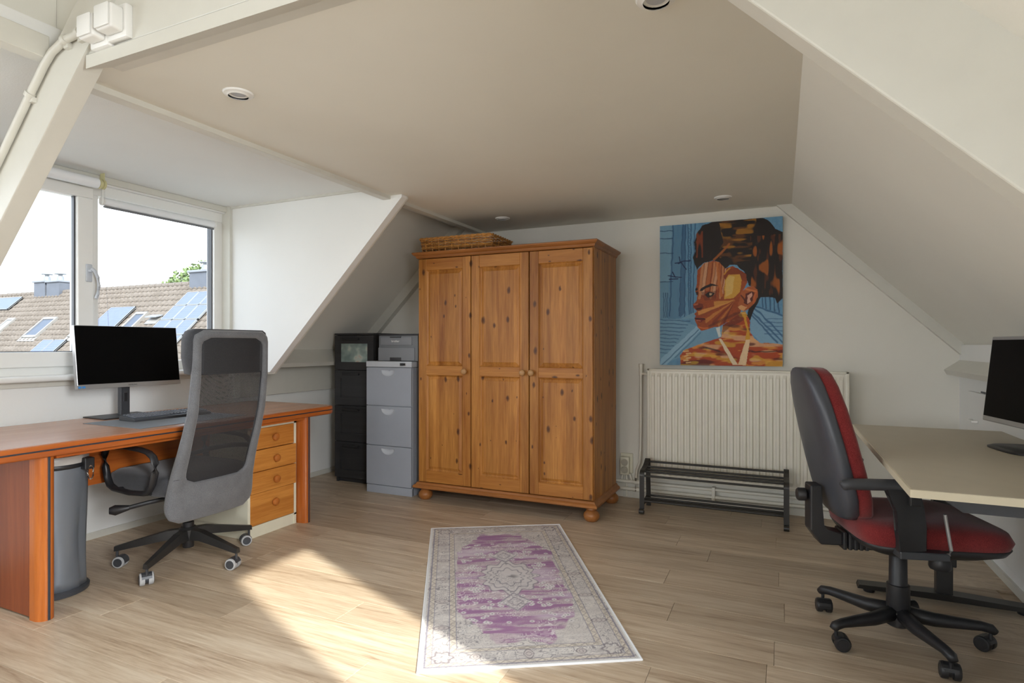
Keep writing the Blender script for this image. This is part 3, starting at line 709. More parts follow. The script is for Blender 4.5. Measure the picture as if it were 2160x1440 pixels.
for rI in range(nrow):
    z = 0.022+rI*(HZ-.026)/(nrow-1); b = B(); pts = []
    for i, (p, tdir) in enumerate(smp):
        nrm = Vector((tdir.y, -tdir.x, 0)); ph = i/4*PI+(rI % 2)*PI
        k = 0.97+0.03*z/HZ
        pts.append((p.x*k+nrm.x*.0055*math.cos(ph), p.y*k+nrm.y*.0055*math.cos(ph), z+rnd.uniform(-.001, .001)))
    tube(b, pts, 0.0040, 5, closed=True)
    O('weave', b, M['wicker'] if rI % 3 else M['wickerd'], bk, True)
b = B()
for ph0 in (0, PI):
    pts = []
    for i, (p, tdir) in enumerate(resample(perim(.004), NS*4)):
        nrm = Vector((tdir.y, -tdir.x, 0)); ph = i*PI/3+ph0
        pts.append((p.x+nrm.x*.006*math.cos(ph), p.y+nrm.y*.006*math.cos(ph), HZ+.003+.005*math.sin(ph)))
    tube(b, pts, 0.0055, 6, closed=True)
O('rim', b, M['wicker'], bk, True)
b = B()
for i in range(40):
    yy = -HY*.95+i*2*HY*.95/39; tube(b, [(-HX*.96, yy, .006), (HX*.96, yy, .006)], 0.0045, 5)
tag(O('base', b, M['wickerd'], bk, True), kind='stuff')

# ================================================================== FILING CABINET + PRINTER + CHEST
fx0, fx1, fy0, fy1 = -2.985, -2.560, 3.75, 4.24
fc = thing('filing_cabinet', 'grey steel three-drawer filing cabinet with half-moon grips', 'cabinet', (-2.77, 4.0, 0))
b = B(); bx(b, fx0, fx1, fy0+.018, fy1, 0.0, 0.985, bev=.003); O('body', b, M['cabgrey'], fc, world=True)
tp = O('top', box(fx0-.002, fx1+.002, fy0-.002, fy1, 0.987, 1.032, bev=.004), M['cablight'], fc, world=True)
lk = lathe(B(), [(.010, 0), (.010, -.008), (.008, -.010)], (-2.615, fy0-.002, 1.010), 'Y', 14)
O('lock', lk, M['chrome'], tp, True, world=True)
b = B(); bx(b, -2.645, -2.612, fy0-.030, fy0-.026, 1.000, 1.020, bev=.001); bx(b, -2.622, -2.608, fy0-.03, fy0-.010, 1.008, 1.012)
O('key', b, M['black'], tp, world=True)
O('plinth', box(fx0, fx1, fy0+.004, fy0+.03, 0.0, 0.062, bev=.002), M['cabgrey'], fc, world=True)
for z0, z1 in ((0.068, 0.372), (0.378, 0.682), (0.688, 0.982)):
    b = B(); xc = (fx0+fx1)/2-.005; zg = z1-.020; r = 0.064; rv = .048
    notch = [(xc-r*math.cos(math.radians(a)), zg-rv*math.sin(math.radians(a))) for a in range(0, 181, 12)]
    prism(b, [(fx0+.002, z0), (fx1-.002, z0), (fx1-.002, zg)] + notch[::-1] + [(fx0+.002, zg)], 'Y', fy0, fy0+.018)
    bx(b, fx0+.002, fx1-.002, fy0, fy0+.018, zg, z1)
    dr = O('drawer', b, M['cabgrey'], fc, world=True)
    b = B(); prev = None
    for s_, dpt in ((1.0, 0.0), (0.9, 0.008), (0.7, 0.014), (0.35, 0.017), (0.02, 0.0178)):
        ring = [b.verts.new((xc-r*s_*math.cos(math.radians(a)), fy0+.0005+dpt, zg-rv*s_*math.sin(math.radians(a)))) for a in range(0, 181, 12)]
        if prev:
            for k in range(len(ring)-1): b.faces.new((prev[k], prev[k+1], ring[k+1], ring[k]))
        prev = ring
    O('grip', b, M['cablight'], dr, True, world=True)
pr = thing('printer', 'grey laser printer standing on the filing cabinet', 'printer', (-2.70, 3.93, 1.032))
O('body', box(-2.885, -2.518, 3.775, 4.13, 1.034, 1.232, bev=.006), M['printer'], pr, True, world=True)
O('lid', box(-2.888, -2.515, 3.78, 4.13, 1.232, 1.245, bev=.004), M['printtop'], pr, True, world=True)
tryp = O('paper_tray', box(-2.883, -2.545, 3.766, 3.80, 1.036, 1.138, bev=.003), M['printer2'], pr, True, world=True)
O('grip', box(-2.770, -2.665, 3.763, 3.775, 1.036, 1.062, bev=.002), M['printtop'], tryp, True, world=True)
fl = O('front_flap', box(-2.862, -2.570, 3.768, 3.79, 1.158, 1.222, bev=.003), M['printer2'], pr, True, world=True)
O('slot', box(-2.770, -2.668, 3.765, 3.775, 1.214, 1.224), M['printtop'], fl, world=True)
text_mesh('lettering', 'brother', 0.024, M['letter'], fl, (-2.72, 3.7672, 1.188), (PI/2, 0, 0))
cx0, cx1, cy0, cy1 = -3.449, -3.045, 3.915, 4.33
cb = thing('chest_of_drawers', 'narrow black four-drawer chest with frosted top pane', 'chest', (-3.25, 4.12, 0))
b = B(); bx(b, cx0, cx0+.018, cy0+.02, cy1, 0.0, 1.242); bx(b, cx1-.018, cx1, cy0+.02, cy1, 0.0, 1.242); bx(b, cx0, cx1, cy1-.01, cy1, .05, 1.242)
bx(b, cx0+.018, cx1-.018, cy0+.045, cy0+.06, .0, .06)
O('carcass', b, M['chest'], cb, world=True)
O('top', box(cx0-.004, cx1+.004, cy0, cy1, 1.242, 1.257, bev=.002), M['chest'], cb, world=True)
zs = [(0.045, 0.345), (0.350, 0.648), (0.653, 0.945), (0.950, 1.238)]
for i, (z0, z1) in enumerate(zs):
    b = B(); st_ = 0.062
    bx(b, cx0, cx0+st_, cy0, cy0+.018, z0, z1); bx(b, cx1-st_, cx1, cy0, cy0+.018, z0, z1)
    bx(b, cx0+st_, cx1-st_, cy0, cy0+.018, z0, z0+.066); bx(b, cx0+st_, cx1-st_, cy0, cy0+.018, z1-.068, z1)
    dr = O('drawer', b, M['chest'], cb, world=True)
    O('pane' if i == 3 else 'panel', box(cx0+st_, cx1-st_, cy0+.007, cy0+.014, z0+.066, z1-.068), M['frost'] if i == 3 else M['chest'], dr, world=True)
    b = box(cx0+.095, cx0+.265, cy0-.026, cy0-.014, z1-.040, z1-.020, bev=.003); bx(b, cx0+.10, cx0+.11, cy0-.016, cy0, z1-.036, z1-.024); bx(b, cx0+.25, cx0+.26, cy0-.016, cy0, z1-.036, z1-.024)
    O('handle', b, M['black'], dr, world=True)

# ================================================================== RADIATOR, PIPES, SOCKET
rad = thing('radiator', 'cream ribbed panel radiator mounted under the painting', 'radiator', (-0.25, 4.37, 0.18))
rx0, rx1, rz0, rz1, ry = -0.896, 0.398, 0.185, 0.985, 4.335
nrib = 30; pit = (rx1-rx0-.05)/nrib
V = []; F = []; cols_ = []
cols_.append((rx0+.018, 0)); cols_.append((rx0+.025, 0))
for i in range(nrib):
    xa = rx0+.025+i*pit
    for u, h in ((.14, 0), (.26, 1), (.68, 1), (.80, 0)): cols_.append((xa+u*pit, h))
cols_ += [(rx1-.025, 0), (rx1-.018, 0)]
rws = [(rz0+.012, 0), (rz0+.030, 0), (rz0+.055, 1), (rz1-.055, 1), (rz1-.030, 0), (rz1-.012, 0)]
for x, h in cols_:
    for z, k in rws: V.append((x, ry-(.012 if h*k else 0), z))
nr = len(rws)
for c_ in range(len(cols_)-1):
    for r_ in range(nr-1): F.append((c_*nr+r_, (c_+1)*nr+r_, (c_+1)*nr+r_+1, c_*nr+r_+1))
me = bpy.data.meshes.new('ribbed_panel'); me.from_pydata(V, [], F)
o = mesh_obj('ribbed_panel', me, M['radiator'], rad); o.location = -rad.location
b = B(); bx(b, rx0, rx0+.022, ry-.006, ry+.06, rz0, rz1, bev=.005); bx(b, rx1-.022, rx1, ry-.006, ry+.06, rz0, rz1, bev=.005)
bx(b, rx0, rx1, ry-.006, ry+.06, rz1-.016, rz1, bev=.005); bx(b, rx0, rx1, ry-.006, ry+.004, rz0, rz0+.016, bev=.003)
O('casing', b, M['radiator'], rad, True, world=True)
O('rear_panel', box(rx0+.01, rx1-.01, ry+.05, ry+.07, rz0+.02, rz1-.02), M['radiator'], rad, world=True)
for xx in (-0.7, 0.2): O('wall_bracket', box(xx-.015, xx+.015, ry+.07, YB, 0.4, 0.9), M['trim'], rad, world=True)
vb = B(); tube(vb, [(-0.955, 4.40, 0.93), (-0.955, 4.40, 1.0)], [0.016, 0.013], 12); tube(vb, [(-0.955, 4.40, 0.945), (-0.895, 4.38, 0.945)], 0.010, 10)
tube(vb, [(-0.955, 4.40, 0.995), (-0.955, 4.40, 1.018)], 0.017, 12)
O('valve', vb, M['brass'] if False else M['radiator'], rad, True, world=True)
pp = thing('heating_riser_pipe', 'thin cream pipe rising to the radiator valve', 'pipe', (-0.955, 4.40, 0.07))
O('pipe', tube(B(), [(-0.955, 4.40, 0.95), (-0.957, 4.40, 0.50), (-0.96, 4.40, 0.33), (-0.965, 4.405, 0.28), (-0.988, 4.41, 0.22), (-0.995, 4.41, 0.16), (-0.995, 4.41, 0.06)], 0.0095, 10), M['radiator'], pp, True, world=True)
for zz, lab in ((0.125, 'upper cream heating pipe running along the gable wall'), (0.070, 'lower cream heating pipe running along the gable wall')):
    pt = thing('heating_pipe', lab, 'pipe', (-0.1, 4.42, zz))
    O('pipe', tube(B(), [(-1.55, 4.42, zz), (XR-.005, 4.42, zz)], 0.0125, 12), M['radiator'], pt, True, world=True)
    for xx in (-0.99, -0.90):
        O('fitting', tube(B(), [(xx-.02, 4.42, zz), (xx+.02, 4.42, zz)], 0.0175, 12), M['radiator'], pt, True, world=True)
    if zz > .1:
        for xx in (-0.44, 0.30):
            O('clip', box(xx-.011, xx+.011, 4.40, YB, 0.04, 0.145, bev=.002), M['radiator'], pt, world=True)
sk = thing('wall_socket', 'cream double wall socket between wardrobe and radiator', 'socket', (-1.07, 4.43, 0.178))
O('back_plate', box(-1.118, -1.024, 4.435, YB, 0.185, 0.335, bev=.004), M['cream'], sk, world=True)
hs = O('housing', box(-1.112, -1.044, 4.395, 4.437, 0.178, 0.312, bev=.006), M['cream'], sk, True, world=True)
for zz in (0.215, 0.272):
    O('socket_well', lathe(B(), [(.026, -.002), (.024, -.002), (.023, .003), (.004, .004)], (-1.078, 4.395, zz), 'Y', 20), M['sockwell'], hs, True, world=True)
    b = B()
    for dx in (-.0095, .0095): lathe(b, [(.0028, -.001), (.0028, .003)], (-1.078+dx, 4.3965, zz), 'Y', 8)
    bx(b, -1.080, -1.076, 4.394, 4.398, zz+.017, zz+.022); bx(b, -1.080, -1.076, 4.394, 4.398, zz-.022, zz-.017)
    O('contact', b, M['letterdark'], hs, world=True)
for k, xx in enumerate((-1.095, -1.068, -1.045)):
    O('cable_entry', tube(B(), [(xx, 4.42, 0.185), (xx+(k-1)*.012, 4.425, 0.14), (xx+(k-1)*.012, 4.425, 0.01 if k == 1 else 0.135)], 0.0085, 8), M['radiator'], sk, True, world=True)

# ================================================================== SHOE RACK
sr = thing('shoe_rack', 'low dark metal shoe rack with round bars before the radiator', 'shoe rack', (-0.42, 4.16, 0))
def flatbar(path, x, wdt, th):
    """bar of width wdt (along X) following a (y, z) path"""
    b = B(); n = len(path); L = []; Rr = []
    for i in range(n):
        a = Vector(path[max(i-1, 0)]); c = Vector(path[min(i+1, n-1)]); d_ = (c-a).normalized(); nn = Vector((-d_.y, d_.x))*th/2; p = Vector(path[i])
        q1, q2 = p+nn, p-nn
        L.append([b.verts.new((x-wdt/2, q1.x, q1.y)), b.verts.new((x+wdt/2, q1.x, q1.y)), b.verts.new((x+wdt/2, q2.x, q2.y)), b.verts.new((x-wdt/2, q2.x, q2.y))])
    for A, C in zip(L, L[1:]):
        for k in range(4): b.faces.new((A[k], A[(k+1) % 4], C[(k+1) % 4], C[k]))
    b.faces.new(L[0][::-1]); b.faces.new(L[-1]); return b
fy = 4.05; ry_ = 4.27
path = arc((fy-.006, 0.020), 0.018, -330, -90, 14)
path = [(fy-.012+.016*math.cos(math.radians(a)), .018+.016*math.sin(math.radians(a))) for a in range(60, -241, -20)]
path = arc((fy-.014, .0165), .0145, 30, -300, 14)
legp = [(fy, .03), (fy, .10), (fy, .24)] + arc((fy+.035, .26), .035, 180, 90, 6) + [(fy+.07, .300), (fy+.11, .308), (fy+.15, .325), (fy+.175, .340)] + arc((fy+.19, .322), .022, 110, 0, 5) + [(ry_-.01, .20), (ry_+.0, .09), (ry_-.015, .07), (fy+.10, .062), (fy+.015, .065), (fy+.004, .075)]
for xx in (-0.872, 0.030):
    O('side_frame', flatbar(legp, xx, .032, .006), M['rack'], sr, world=True)
    O('scroll_foot', flatbar([(fy-.014+.015*math.cos(math.radians(a)), .018+.015*math.sin(math.radians(a))) for a in range(20, -300, -20)], xx, .032, .005), M['rack'], sr, world=True)
    O('rear_foot', flatbar([(ry_, .09), (ry_+.004, .04), (ry_+.006, 0.0)], xx, .032, .006), M['rack'], sr, world=True)
for yy, zz in ((fy+.012, .258), (fy+.045, .282), (fy+.085, .290), (fy+.125, .300), (fy+.185, .326)):
    O('upper_bar', tube(B(), [(-0.872, yy, zz), (0.030, yy, zz)], 0.0075, 10), M['rack'], sr, True, world=True)
for yy, zz in ((fy+.01, .086), (fy+.065, .080), (fy+.12, .080), (fy+.18, .086)):
    O('lower_bar', tube(B(), [(-0.872, yy, zz), (0.030, yy, zz)], 0.0075, 10), M['rack'], sr, True, world=True)

# ================================================================== LEFT DESK
dk = thing('office_desk', 'long cherry wood desk with rounded corners and black inlay line', 'desk', (-3.18, 2.2, 0))
tx0, tx1, ty0, ty1, zt = -3.60, -2.78, 1.16, 3.19, 0.745
def rrect(x0, x1, y0, y1, r, n=6):
    return arc((x1-r, y1-r), r, 0, 90, n)+arc((x0+r, y1-r), r, 90, 180, n)+arc((x0+r, y0+r), r, 180, 270, n)+arc((x1-r, y0+r), r, 270, 360, n)
def edge_loft(levels):
    b = B(); rings = []
    for ins, z in levels:
        rings.append([b.verts.new((x, y, z)) for x, y in rrect(tx0+ins, tx1-ins, ty0+ins, ty1-ins, .09-ins)])
    n = len(rings[0])
    for A, C in zip(rings, rings[1:]):
        for k in range(n): b.faces.new((A[k], A[(k+1) % n], C[(k+1) % n], C[k]))
    b.faces.new(rings[0][::-1]); b.faces.new(rings[-1]); return b
O('edge_band', edge_loft([(.012, .690), (.003, .694), (.0, .700), (.0, .7165)]), M['desk'], dk, True, world=True)
O('inlay_line', edge_loft([(.003, .7165), (.003, .7235)]), M['stripe'], dk, world=True)
O('edge_band', edge_loft([(.0, .7235), (.0, .735), (.004, .741), (.012, .7435)]), M['desk'], dk, True, world=True)
O('table_top', edge_loft([(.013, .742), (.013, .745)]), M['desktop'], dk, world=True)
for y0, y1 in ((1.405, 1.475), (2.905, 2.972)):
    O('end_panel', box(-3.50, -2.875, y0+.004, y1-.004, 0.012, 0.690), M['deskv'], dk, world=True)
    yc = (y0+y1)/2; h = (y1-y0)/2; b = B()
    poly = [(-2.88, y0), (-2.85, y0)] + [(-2.85+.045*math.cos(math.radians(a))*1.0, yc+h*math.sin(math.radians(a))) for a in range(-75, 76, 15)] + [(-2.85, y1), (-2.88, y1)]
    O('front_post', prism(b, poly, 'Z', 0.0, 0.691), M['deskpost'], dk, True, world=True)
    O('inlay_line', box(-2.82, -2.803, yc-.005, yc+.005, 0.0, 0.690, bev=.002), M['stripe'], dk, world=True)
O('modesty_panel', box(-3.22, -3.20, 1.475, 2.905, 0.445, 0.690), M['desk'], dk, world=True)
O('apron', box(-2.83, -2.81, 1.47, 2.905, 0.676, 0.692), M['desk'], dk, world=True)
# drawer unit
du = thing('drawer_unit', 'cream pedestal with four teak drawers under the desk', 'drawer unit', (-3.08, 2.71, 0))
b = B(); ux0, ux1, uy0, uy1 = -3.36, -2.875, 2.515, 2.898
bx(b, ux0, ux1, uy0, uy0+.018, 0, .672); bx(b, ux0, ux1, uy1-.018, uy1, 0, .672); bx(b, ux0, ux1, uy0, uy1, .654, .672); bx(b, ux0, ux0+.01, uy0, uy1, 0, .66); bx(b, ux1-.02, ux1-.005, uy0+.018, uy1-.018, 0, .066); bx(b, ux0, ux1, uy0, uy1, .06, .07)
O('carcass', b, M['cream'], du, world=True)
for i, (z0, z1) in enumerate(((.072, .262), (.266, .392), (.396, .522), (.526, .652))):
    off = .010 if i in (1, 2) else 0
    dr = O('drawer', box(ux1-.02, ux1+off, uy0+.020, uy1-.020+off, z0, z1, bev=.002), M['drawer'], du, world=True)
    zc = (z0+z1)/2 + (.02 if i == 0 else 0)
    O('knob', lathe(B(), [(.010, 0), (.010, .008), (.020, .012), (.024, .020), (.022, .028), (.014, .033), (.003, .034)], (ux1+off, (uy0+uy1)/2+.005, zc), 'X', 20), M['drawerknob'], dr, True, world=True)
# waste bin
bn = thing('waste_bin', 'dented grey metal bin with liner under the desk', 'bin', (-3.11, 1.612, 0))
b = B(); rings = []
for i in range(14):
    z = .025+i*.60/13; ring = []
    for k in range(40):
        a = 2*PI*k/40; r = .130+.004*math.sin(3*a+z*9)
        da = ((a-.55+PI) % (2*PI))-PI
        r -= .022*math.exp(-(da/.16)**2)*math.exp(-((z-.22)/.20)**2) + .010*math.exp(-((da+.35)/.12)**2)*math.exp(-((z-.15)/.12)**2)
        ring.append(b.verts.new((r*math.cos(a), r*math.sin(a), z)))
    rings.append(ring)
for A, C in zip(rings, rings[1:]):
    for k in range(40): b.faces.new((A[k], A[(k+1) % 40], C[(k+1) % 40], C[k]))
b.faces.new(rings[0][::-1])
O('body', b, M['bin'], bn, 'all')
O('base_ring', lathe(B(), [(.128, 0), (.140, .004), (.142, .020), (.132, .030)], (0,0,0), 'Z', 36), M['darkgrey'], bn, True)
O('liner', lathe(B(), [(.132, .600), (.137, .612), (.139, .632), (.134, .645), (.126, .640), (.122, .60)], (0,0,0), 'Z', 36, cap=False), M['bag'], bn, True)
O('rim', lathe(B(), [(.133, .588), (.138, .594), (.138, .606), (.133, .612)], (0,0,0), 'Z', 36, cap=False), M['black'], bn, True)
O('handle_mount', box(.10, .15, .055, .10, .575, .63, bev=.005), M['black'], bn)
O('handle_ring', tube(B(), [(.150+.004*math.cos(a), .080+.010*math.cos(a), .56+.032*math.sin(a)) for a in [2*PI*k/16 for k in range(16)]], .0035, 6, closed=True), M['chrome'], bn, True)

# writing pad, keyboard, monitor
wp = thing('desk_pad', 'flat grey writing pad let into the desk front', 'desk pad', (-3.12, 2.2, zt))
O('sheet', box(-3.34, -2.87, 1.87, 2.50, zt+.0003, zt+.0022, bev=.0008), M['pad'], wp, world=True)
kb = thing('keyboard', 'black full-size computer keyboard lying before the monitor', 'keyboard', (-3.20, 2.24, zt+.0025), math.radians(-4))
# local: long axis Y, rear edge -X
O('case', prism(B(), [(-.075, 0), (.075, 0), (.075, .012), (.068, .016), (-.068, .026), (-.075, .022)], 'Y', -.22, .22, bev=.002), M['darkgrey'], kb)
km = bpy.data.meshes.new('key'); b = box(-.0075, .0075, -.0078, .0078, 0, .007, bev=.0018, seg=1); b.to_mesh(km); b.free(); km.materials.append(plain('key_plastic', (0.11, 0.12, 0.145, 1), 0.3, var=0.05))
for r_ in range(6):
    x = -.058+r_*.0195+(0.006 if r_ else 0); z = .0255-(x+.068)*.0735
    yl = -.208
    while yl < .205:
        wdt = 1.0
        if r_ == 5 and -.13 < yl < -.05: wdt = 5.5
        k_ = link(bpy.data.objects.new('key', km)); k_.parent = kb; k_.scale = (1, wdt + (wdt-1)*.2, 1)
        k_.location = (x, yl+.0088*(wdt*1.05), z-.001); k_.rotation_euler = (0, .073, 0)
        yl += .0185*wdt*1.02
        if abs(yl-.085) < .0095 or abs(yl-.135) < .0095: yl += .008
mo = thing('monitor', 'wide black monitor with silver chin on the cherry desk', 'monitor', (-3.50, 2.185, zt), math.radians(-3))
# local: screen faces +X, wide along Y
O('base', box(-.10, .12, -.17, .13, 0, .007, bev=.002), M['black'], mo)
st_ = O('stand', box(-.02, .012, -.026, .026, .005, .30, bev=.003), M['darkgrey'], mo)
b = B(); bx(b, .0115, .0135, -.010, .010, .085, .135, bev=.002); bx(b, .0115, .0135, -.006, .006, .175, .182)
O('cable_slot', b, M['black'], st_)
hd = link(bpy.data.objects.new('display', None)); hd.parent = mo; 
bpy.data.objects.remove(hd)
tilt = math.radians(7)
def tiltm(o): o.location = (.028, 0.015, .345); o.rotation_euler = (0, -tilt, 0); return o
hs = tiltm(O('housing', box(-.020, .010, -.288, .288, -.175, .178, bev=.003), M['silver'], mo))
scn = O('screen', box(.0095, .0112, -.2845, .2845, -.150, .175), M['screen'], hs)
O('chin', box(.0095, .0125, -.288, .288, -.175, -.152), M['silver'], hs)
text_mesh('lettering', 'SAMSUNG', .011, M['letterdark'], hs, (.0128, 0, -.164), (PI/2, 0, PI/2), .0002)
b = B(); bx(b, .0124, .0129, -.285, -.270, -.170, -.159); bx(b, .0124, .0129, -.266, -.250, -.170, -.159); O('sticker', b, M['blue'], hs)

# ================================================================== GREY OFFICE CHAIR
ca = thing('office_chair', 'grey high-back office chair with mesh back at the cherry desk', 'chair', (-2.90, 2.15, 0), math.radians(0))
XB = [(.27, .205), (.36, .21), (.44, .22), (.53, .243), (.62, .272), (.72, .305), (.83, .335), (1.0, .356), (1.24, .362)]
HW = [(.27, .235), (.36, .258), (.44, .252), (.62, .238), (.83, .229), (1.0, .226), (1.24, .222)]
def outline(zb, zt_, ins, rc, n=10):
    """closed loop of (s, z), symmetric rounded shape following the half-width table"""
    pts = []; half = []
    for i in range(41):
        z = zb+(zt_-zb)*i/40
        wv = interp(z, HW)-(ins(z) if callable(ins) else ins)
        d = min(z-zb, zt_-z)
        if d < rc: wv -= rc-math.sqrt(max(0, rc*rc-(rc-d)**2))
        half.append((wv, z))
    bott = [(-half[0][0]+2*half[0][0]*k/n, zb) for k in range(1, n)]
    topp = [(half[-1][0]-2*half[-1][0]*k/n, zt_) for k in range(1, n)]
    return bott+half+topp+[(-a, z) for a, z in reversed(half)]
def bx_at(s_, z): return interp(z, XB)-.030*(s_/.25)**2
def shell_ring(loops):
    b = B(); R_ = []
    for lp, xo in loops: R_.append([b.verts.new((bx_at(s_, z)+xo, s_, z)) for s_, z in lp])
    n = len(R_[0])
    for A, C in zip(R_, R_[1:]):
        for k in range(n): b.faces.new((A[k], A[(k+1) % n], C[(k+1) % n], C[k]))
    A, C = R_[-1], R_[0]
    for k in range(n): b.faces.new((A[k], A[(k+1) % n], C[(k+1) % n], C[k]))
    return b
oo = lambda i: outline(.275+i, 1.232-i, i, .045)
INS = [(.45, .072), (.55, .062), (.7, .050), (.9, .042), (1.2, .036)]
inn = lambda i: outline(.470-i, 1.195+i, lambda z: interp(z, INS)-i, .05)
backf = O('back_frame', shell_ring([(oo(.0), .0), (oo(.008), .012), (oo(.014), .016), (inn(.010), .014), (inn(.002), .006), (inn(0.0), .0), (inn(.0), -.010), (inn(.01), -.024), (oo(.014), -.026), (oo(.006), -.02)]), M['fabric'], ca, 'all')
b = B(); zs_ = [.45+(1.2-.45)*i/50 for i in range(51)]; prev = None
for z in zs_:
    d = min(z-.45, 1.2-z); wv = interp(z, HW)-interp(z, INS)+.002
    if d < .035: wv -= .035-math.sqrt(max(0, .035**2-(.035-d)**2))
    cur = [b.verts.new((bx_at(wv*t, z)-.004, wv*t, z)) for t in [k/8-1 for k in range(17)]]
    if prev:
        for k in range(16): b.faces.new((prev[k], prev[k+1], cur[k+1], cur[k]))
    prev = cur
O('back_mesh', b, M['mesh'], ca, 'all')
O('seam', tube(B(), [(bx_at(s_, .50)+.017, s_, .50) for s_ in (-.245, -.23, -.218)], .0012, 6), M['fabricdark'], backf)
O('headrest', loft(B(), [(1.012, .300, 0, .030, .200, .35), (1.02, .295, 0, .045, .222, .3), (1.10, .290, 0, .052, .232, .3), (1.19, .292, 0, .052, .231, .3), (1.225, .298, 0, .044, .222, .3), (1.238, .306, 0, .030, .205, .35)]), M['fabricdark'], ca, 'all')
O('lumbar_bar', tube(B(), [(bx_at(s_, .62)-.035, s_, .60+.03*(1-(s_/.23)**2)) for s_ in [-.225+.45*k/12 for k in range(13)]], .012, 8), M['black'], ca, True)
O('seat', loft(B(), [(.405, -.045, 0, .215, .235, .35), (.415, -.045, 0, .245, .255, .32), (.46, -.045, 0, .255, .262, .3), (.495, -.05, 0, .250, .258, .3), (.510, -.06, 0, .225, .235, .35), (.515, -.07, 0, .15, .17, .4)]), M['fabricdark'], ca, 'all')
O('mechanism', loft(B(), [(.335, .0, 0, .07, .06, .3), (.36, .02, 0, .13, .09, .3), (.405, .02, 0, .16, .12, .3)]), M['black'], ca, 'all')
lv = tube(B(), [(.06, -.06, .375), (-.02, -.20, .36), (-.07, -.27, .345)], .011, 8); tube(lv, [(-.07, -.27, .345), (-.11, -.315, .338), (-.125, -.335, .338)], [.012, .026, .016], 10)
O('lever', lv, M['black'], ca, True)
def arm_loop(sy):
    y = sy*.285
    pts2 = [(-.245, .600), (-.235, .625), (-.20, .640), (-.08, .650), (.04, .645), (.10, .635), (.135, .615), (.150, .585), (.148, .54), (.130, .485), (.105, .448), (.07, .432), (-.04, .425), (-.16, .432), (-.20, .448), (-.222, .485), (-.238, .54)]
    return tube(B(), [(x, y, z) for x, z in pts2], .019, 10, closed=True, ry=.012)
for sy in (-1, 1):
    o = O('armrest', arm_loop(sy), M['black'], ca, 'all')
    b = B(); 
    for xx in (-.14, .07): tube(b, [(xx, sy*.20, .42), (xx, sy*.285, .432)], .012, 8)
    O('arm_bracket', b, M['black'], o, True)
O('gas_lift', lathe(B(), [(.026, .075), (.028, .08), (.028, .21), (.020, .215), (.020, .36)], (0,0,0), 'Z', 20), M['black'], ca, True)
def star_base(par, r, off, zin, zout, mat, wheel_r, tyre, hub, hubz, thick=.03, square=True):
    O('base_hub', lathe(B(), [(.03, hubz[0]), (.046, hubz[0]+.01), (.048, hubz[1]-.012), (.036, hubz[1])], (0,0,0), 'Z', 24), mat, par, True)
    cm = None
    for i in range(5):
        a = math.radians(off+72*i); ca_, sa_ = math.cos(a), math.sin(a)
        L = r
        if square:
            b = B(); v = []
            for rr, hw_, z0, z1 in ((.02, .028, zin-.035, zin+.022), (.10, .025, zin-.030, zin+.016), (L-.005, .014, zout-.012, zout+.014), (L+.012, .013, zout-.014, zout+.010)):
                v.append([b.verts.new((rr*ca_-s2*sa_, rr*sa_+s2*ca_, z)) for s2, z in ((-hw_, z0), (hw_, z0), (hw_*.75, z1), (-hw_*.75, z1))])
            for A, C in zip(v, v[1:]):
                for k in range(4): b.faces.new((A[k], A[(k+1) % 4], C[(k+1) % 4], C[k]))
            b.faces.new(v[0][::-1]); b.faces.new(v[-1])
            O('base_leg', b, mat, par)
        else:
            b = tube(B(), [(.02*ca_, .02*sa_, zin), (.12*ca_, .12*sa_, zin-.012), ((L-.03)*ca_, (L-.03)*sa_, zout+.006), ((L+.002)*ca_, (L+.002)*sa_, zout), ((L+.014)*ca_, (L+.014)*sa_, zout-.012)], [.030, .026, .018, .018, .014], 10)
            O('base_leg', b, mat, par, 'all')
        cas = thing('caster', None, None, (L*ca_, L*sa_, 0)); cas.parent = par
        swiv = a+rnd.uniform(-.9, .9)
        cas.rotation_euler = (0, 0, swiv)
        for q in ('label', 'category'):
            if q in cas: del cas[q]
        ctr = -.018
        for sy in (-1, 1):
            whl = O('wheel', lathe(B(), [(wheel_r*.72, sy*.008), (wheel_r*.97, sy*.008), (wheel_r, sy*.012), (wheel_r, sy*.024), (wheel_r*.93, sy*.029), (wheel_r*.72, sy*.030)], (ctr, 0, wheel_r), 'Y', 24), tyre, cas, True)
        b = lathe(B(), [(wheel_r*.70, -.0315), (wheel_r*.74, -.029), (wheel_r*.74, .029), (wheel_r*.70, .0315)], (ctr, 0, wheel_r), 'Y', 24)
        O('wheel_hub', b, hub, cas, True)
        b = B(); tube(b, [(0, 0, wheel_r*1.2), (0, 0, zout-.006)], .0065, 8)
        # hood over the wheels
        hood = []
        for k in range(9):
            t = math.radians(-10+k*22); hood.append((ctr-wheel_r*1.04*math.cos(t), wheel_r+wheel_r*1.04*math.sin(t)))
        hi = [(ctr+(x-ctr)*.86, wheel_r+(z-wheel_r)*.86) for x, z in hood]
        prism(b, hood+hi[::-1], 'Y', -.022, .022)
        O('fork', b, hub, cas)
star_base(ca, .335, 4, .155, .098, M['blackmetal'], .0300, M['rubber'], M['darkgrey'], (.115, .185))

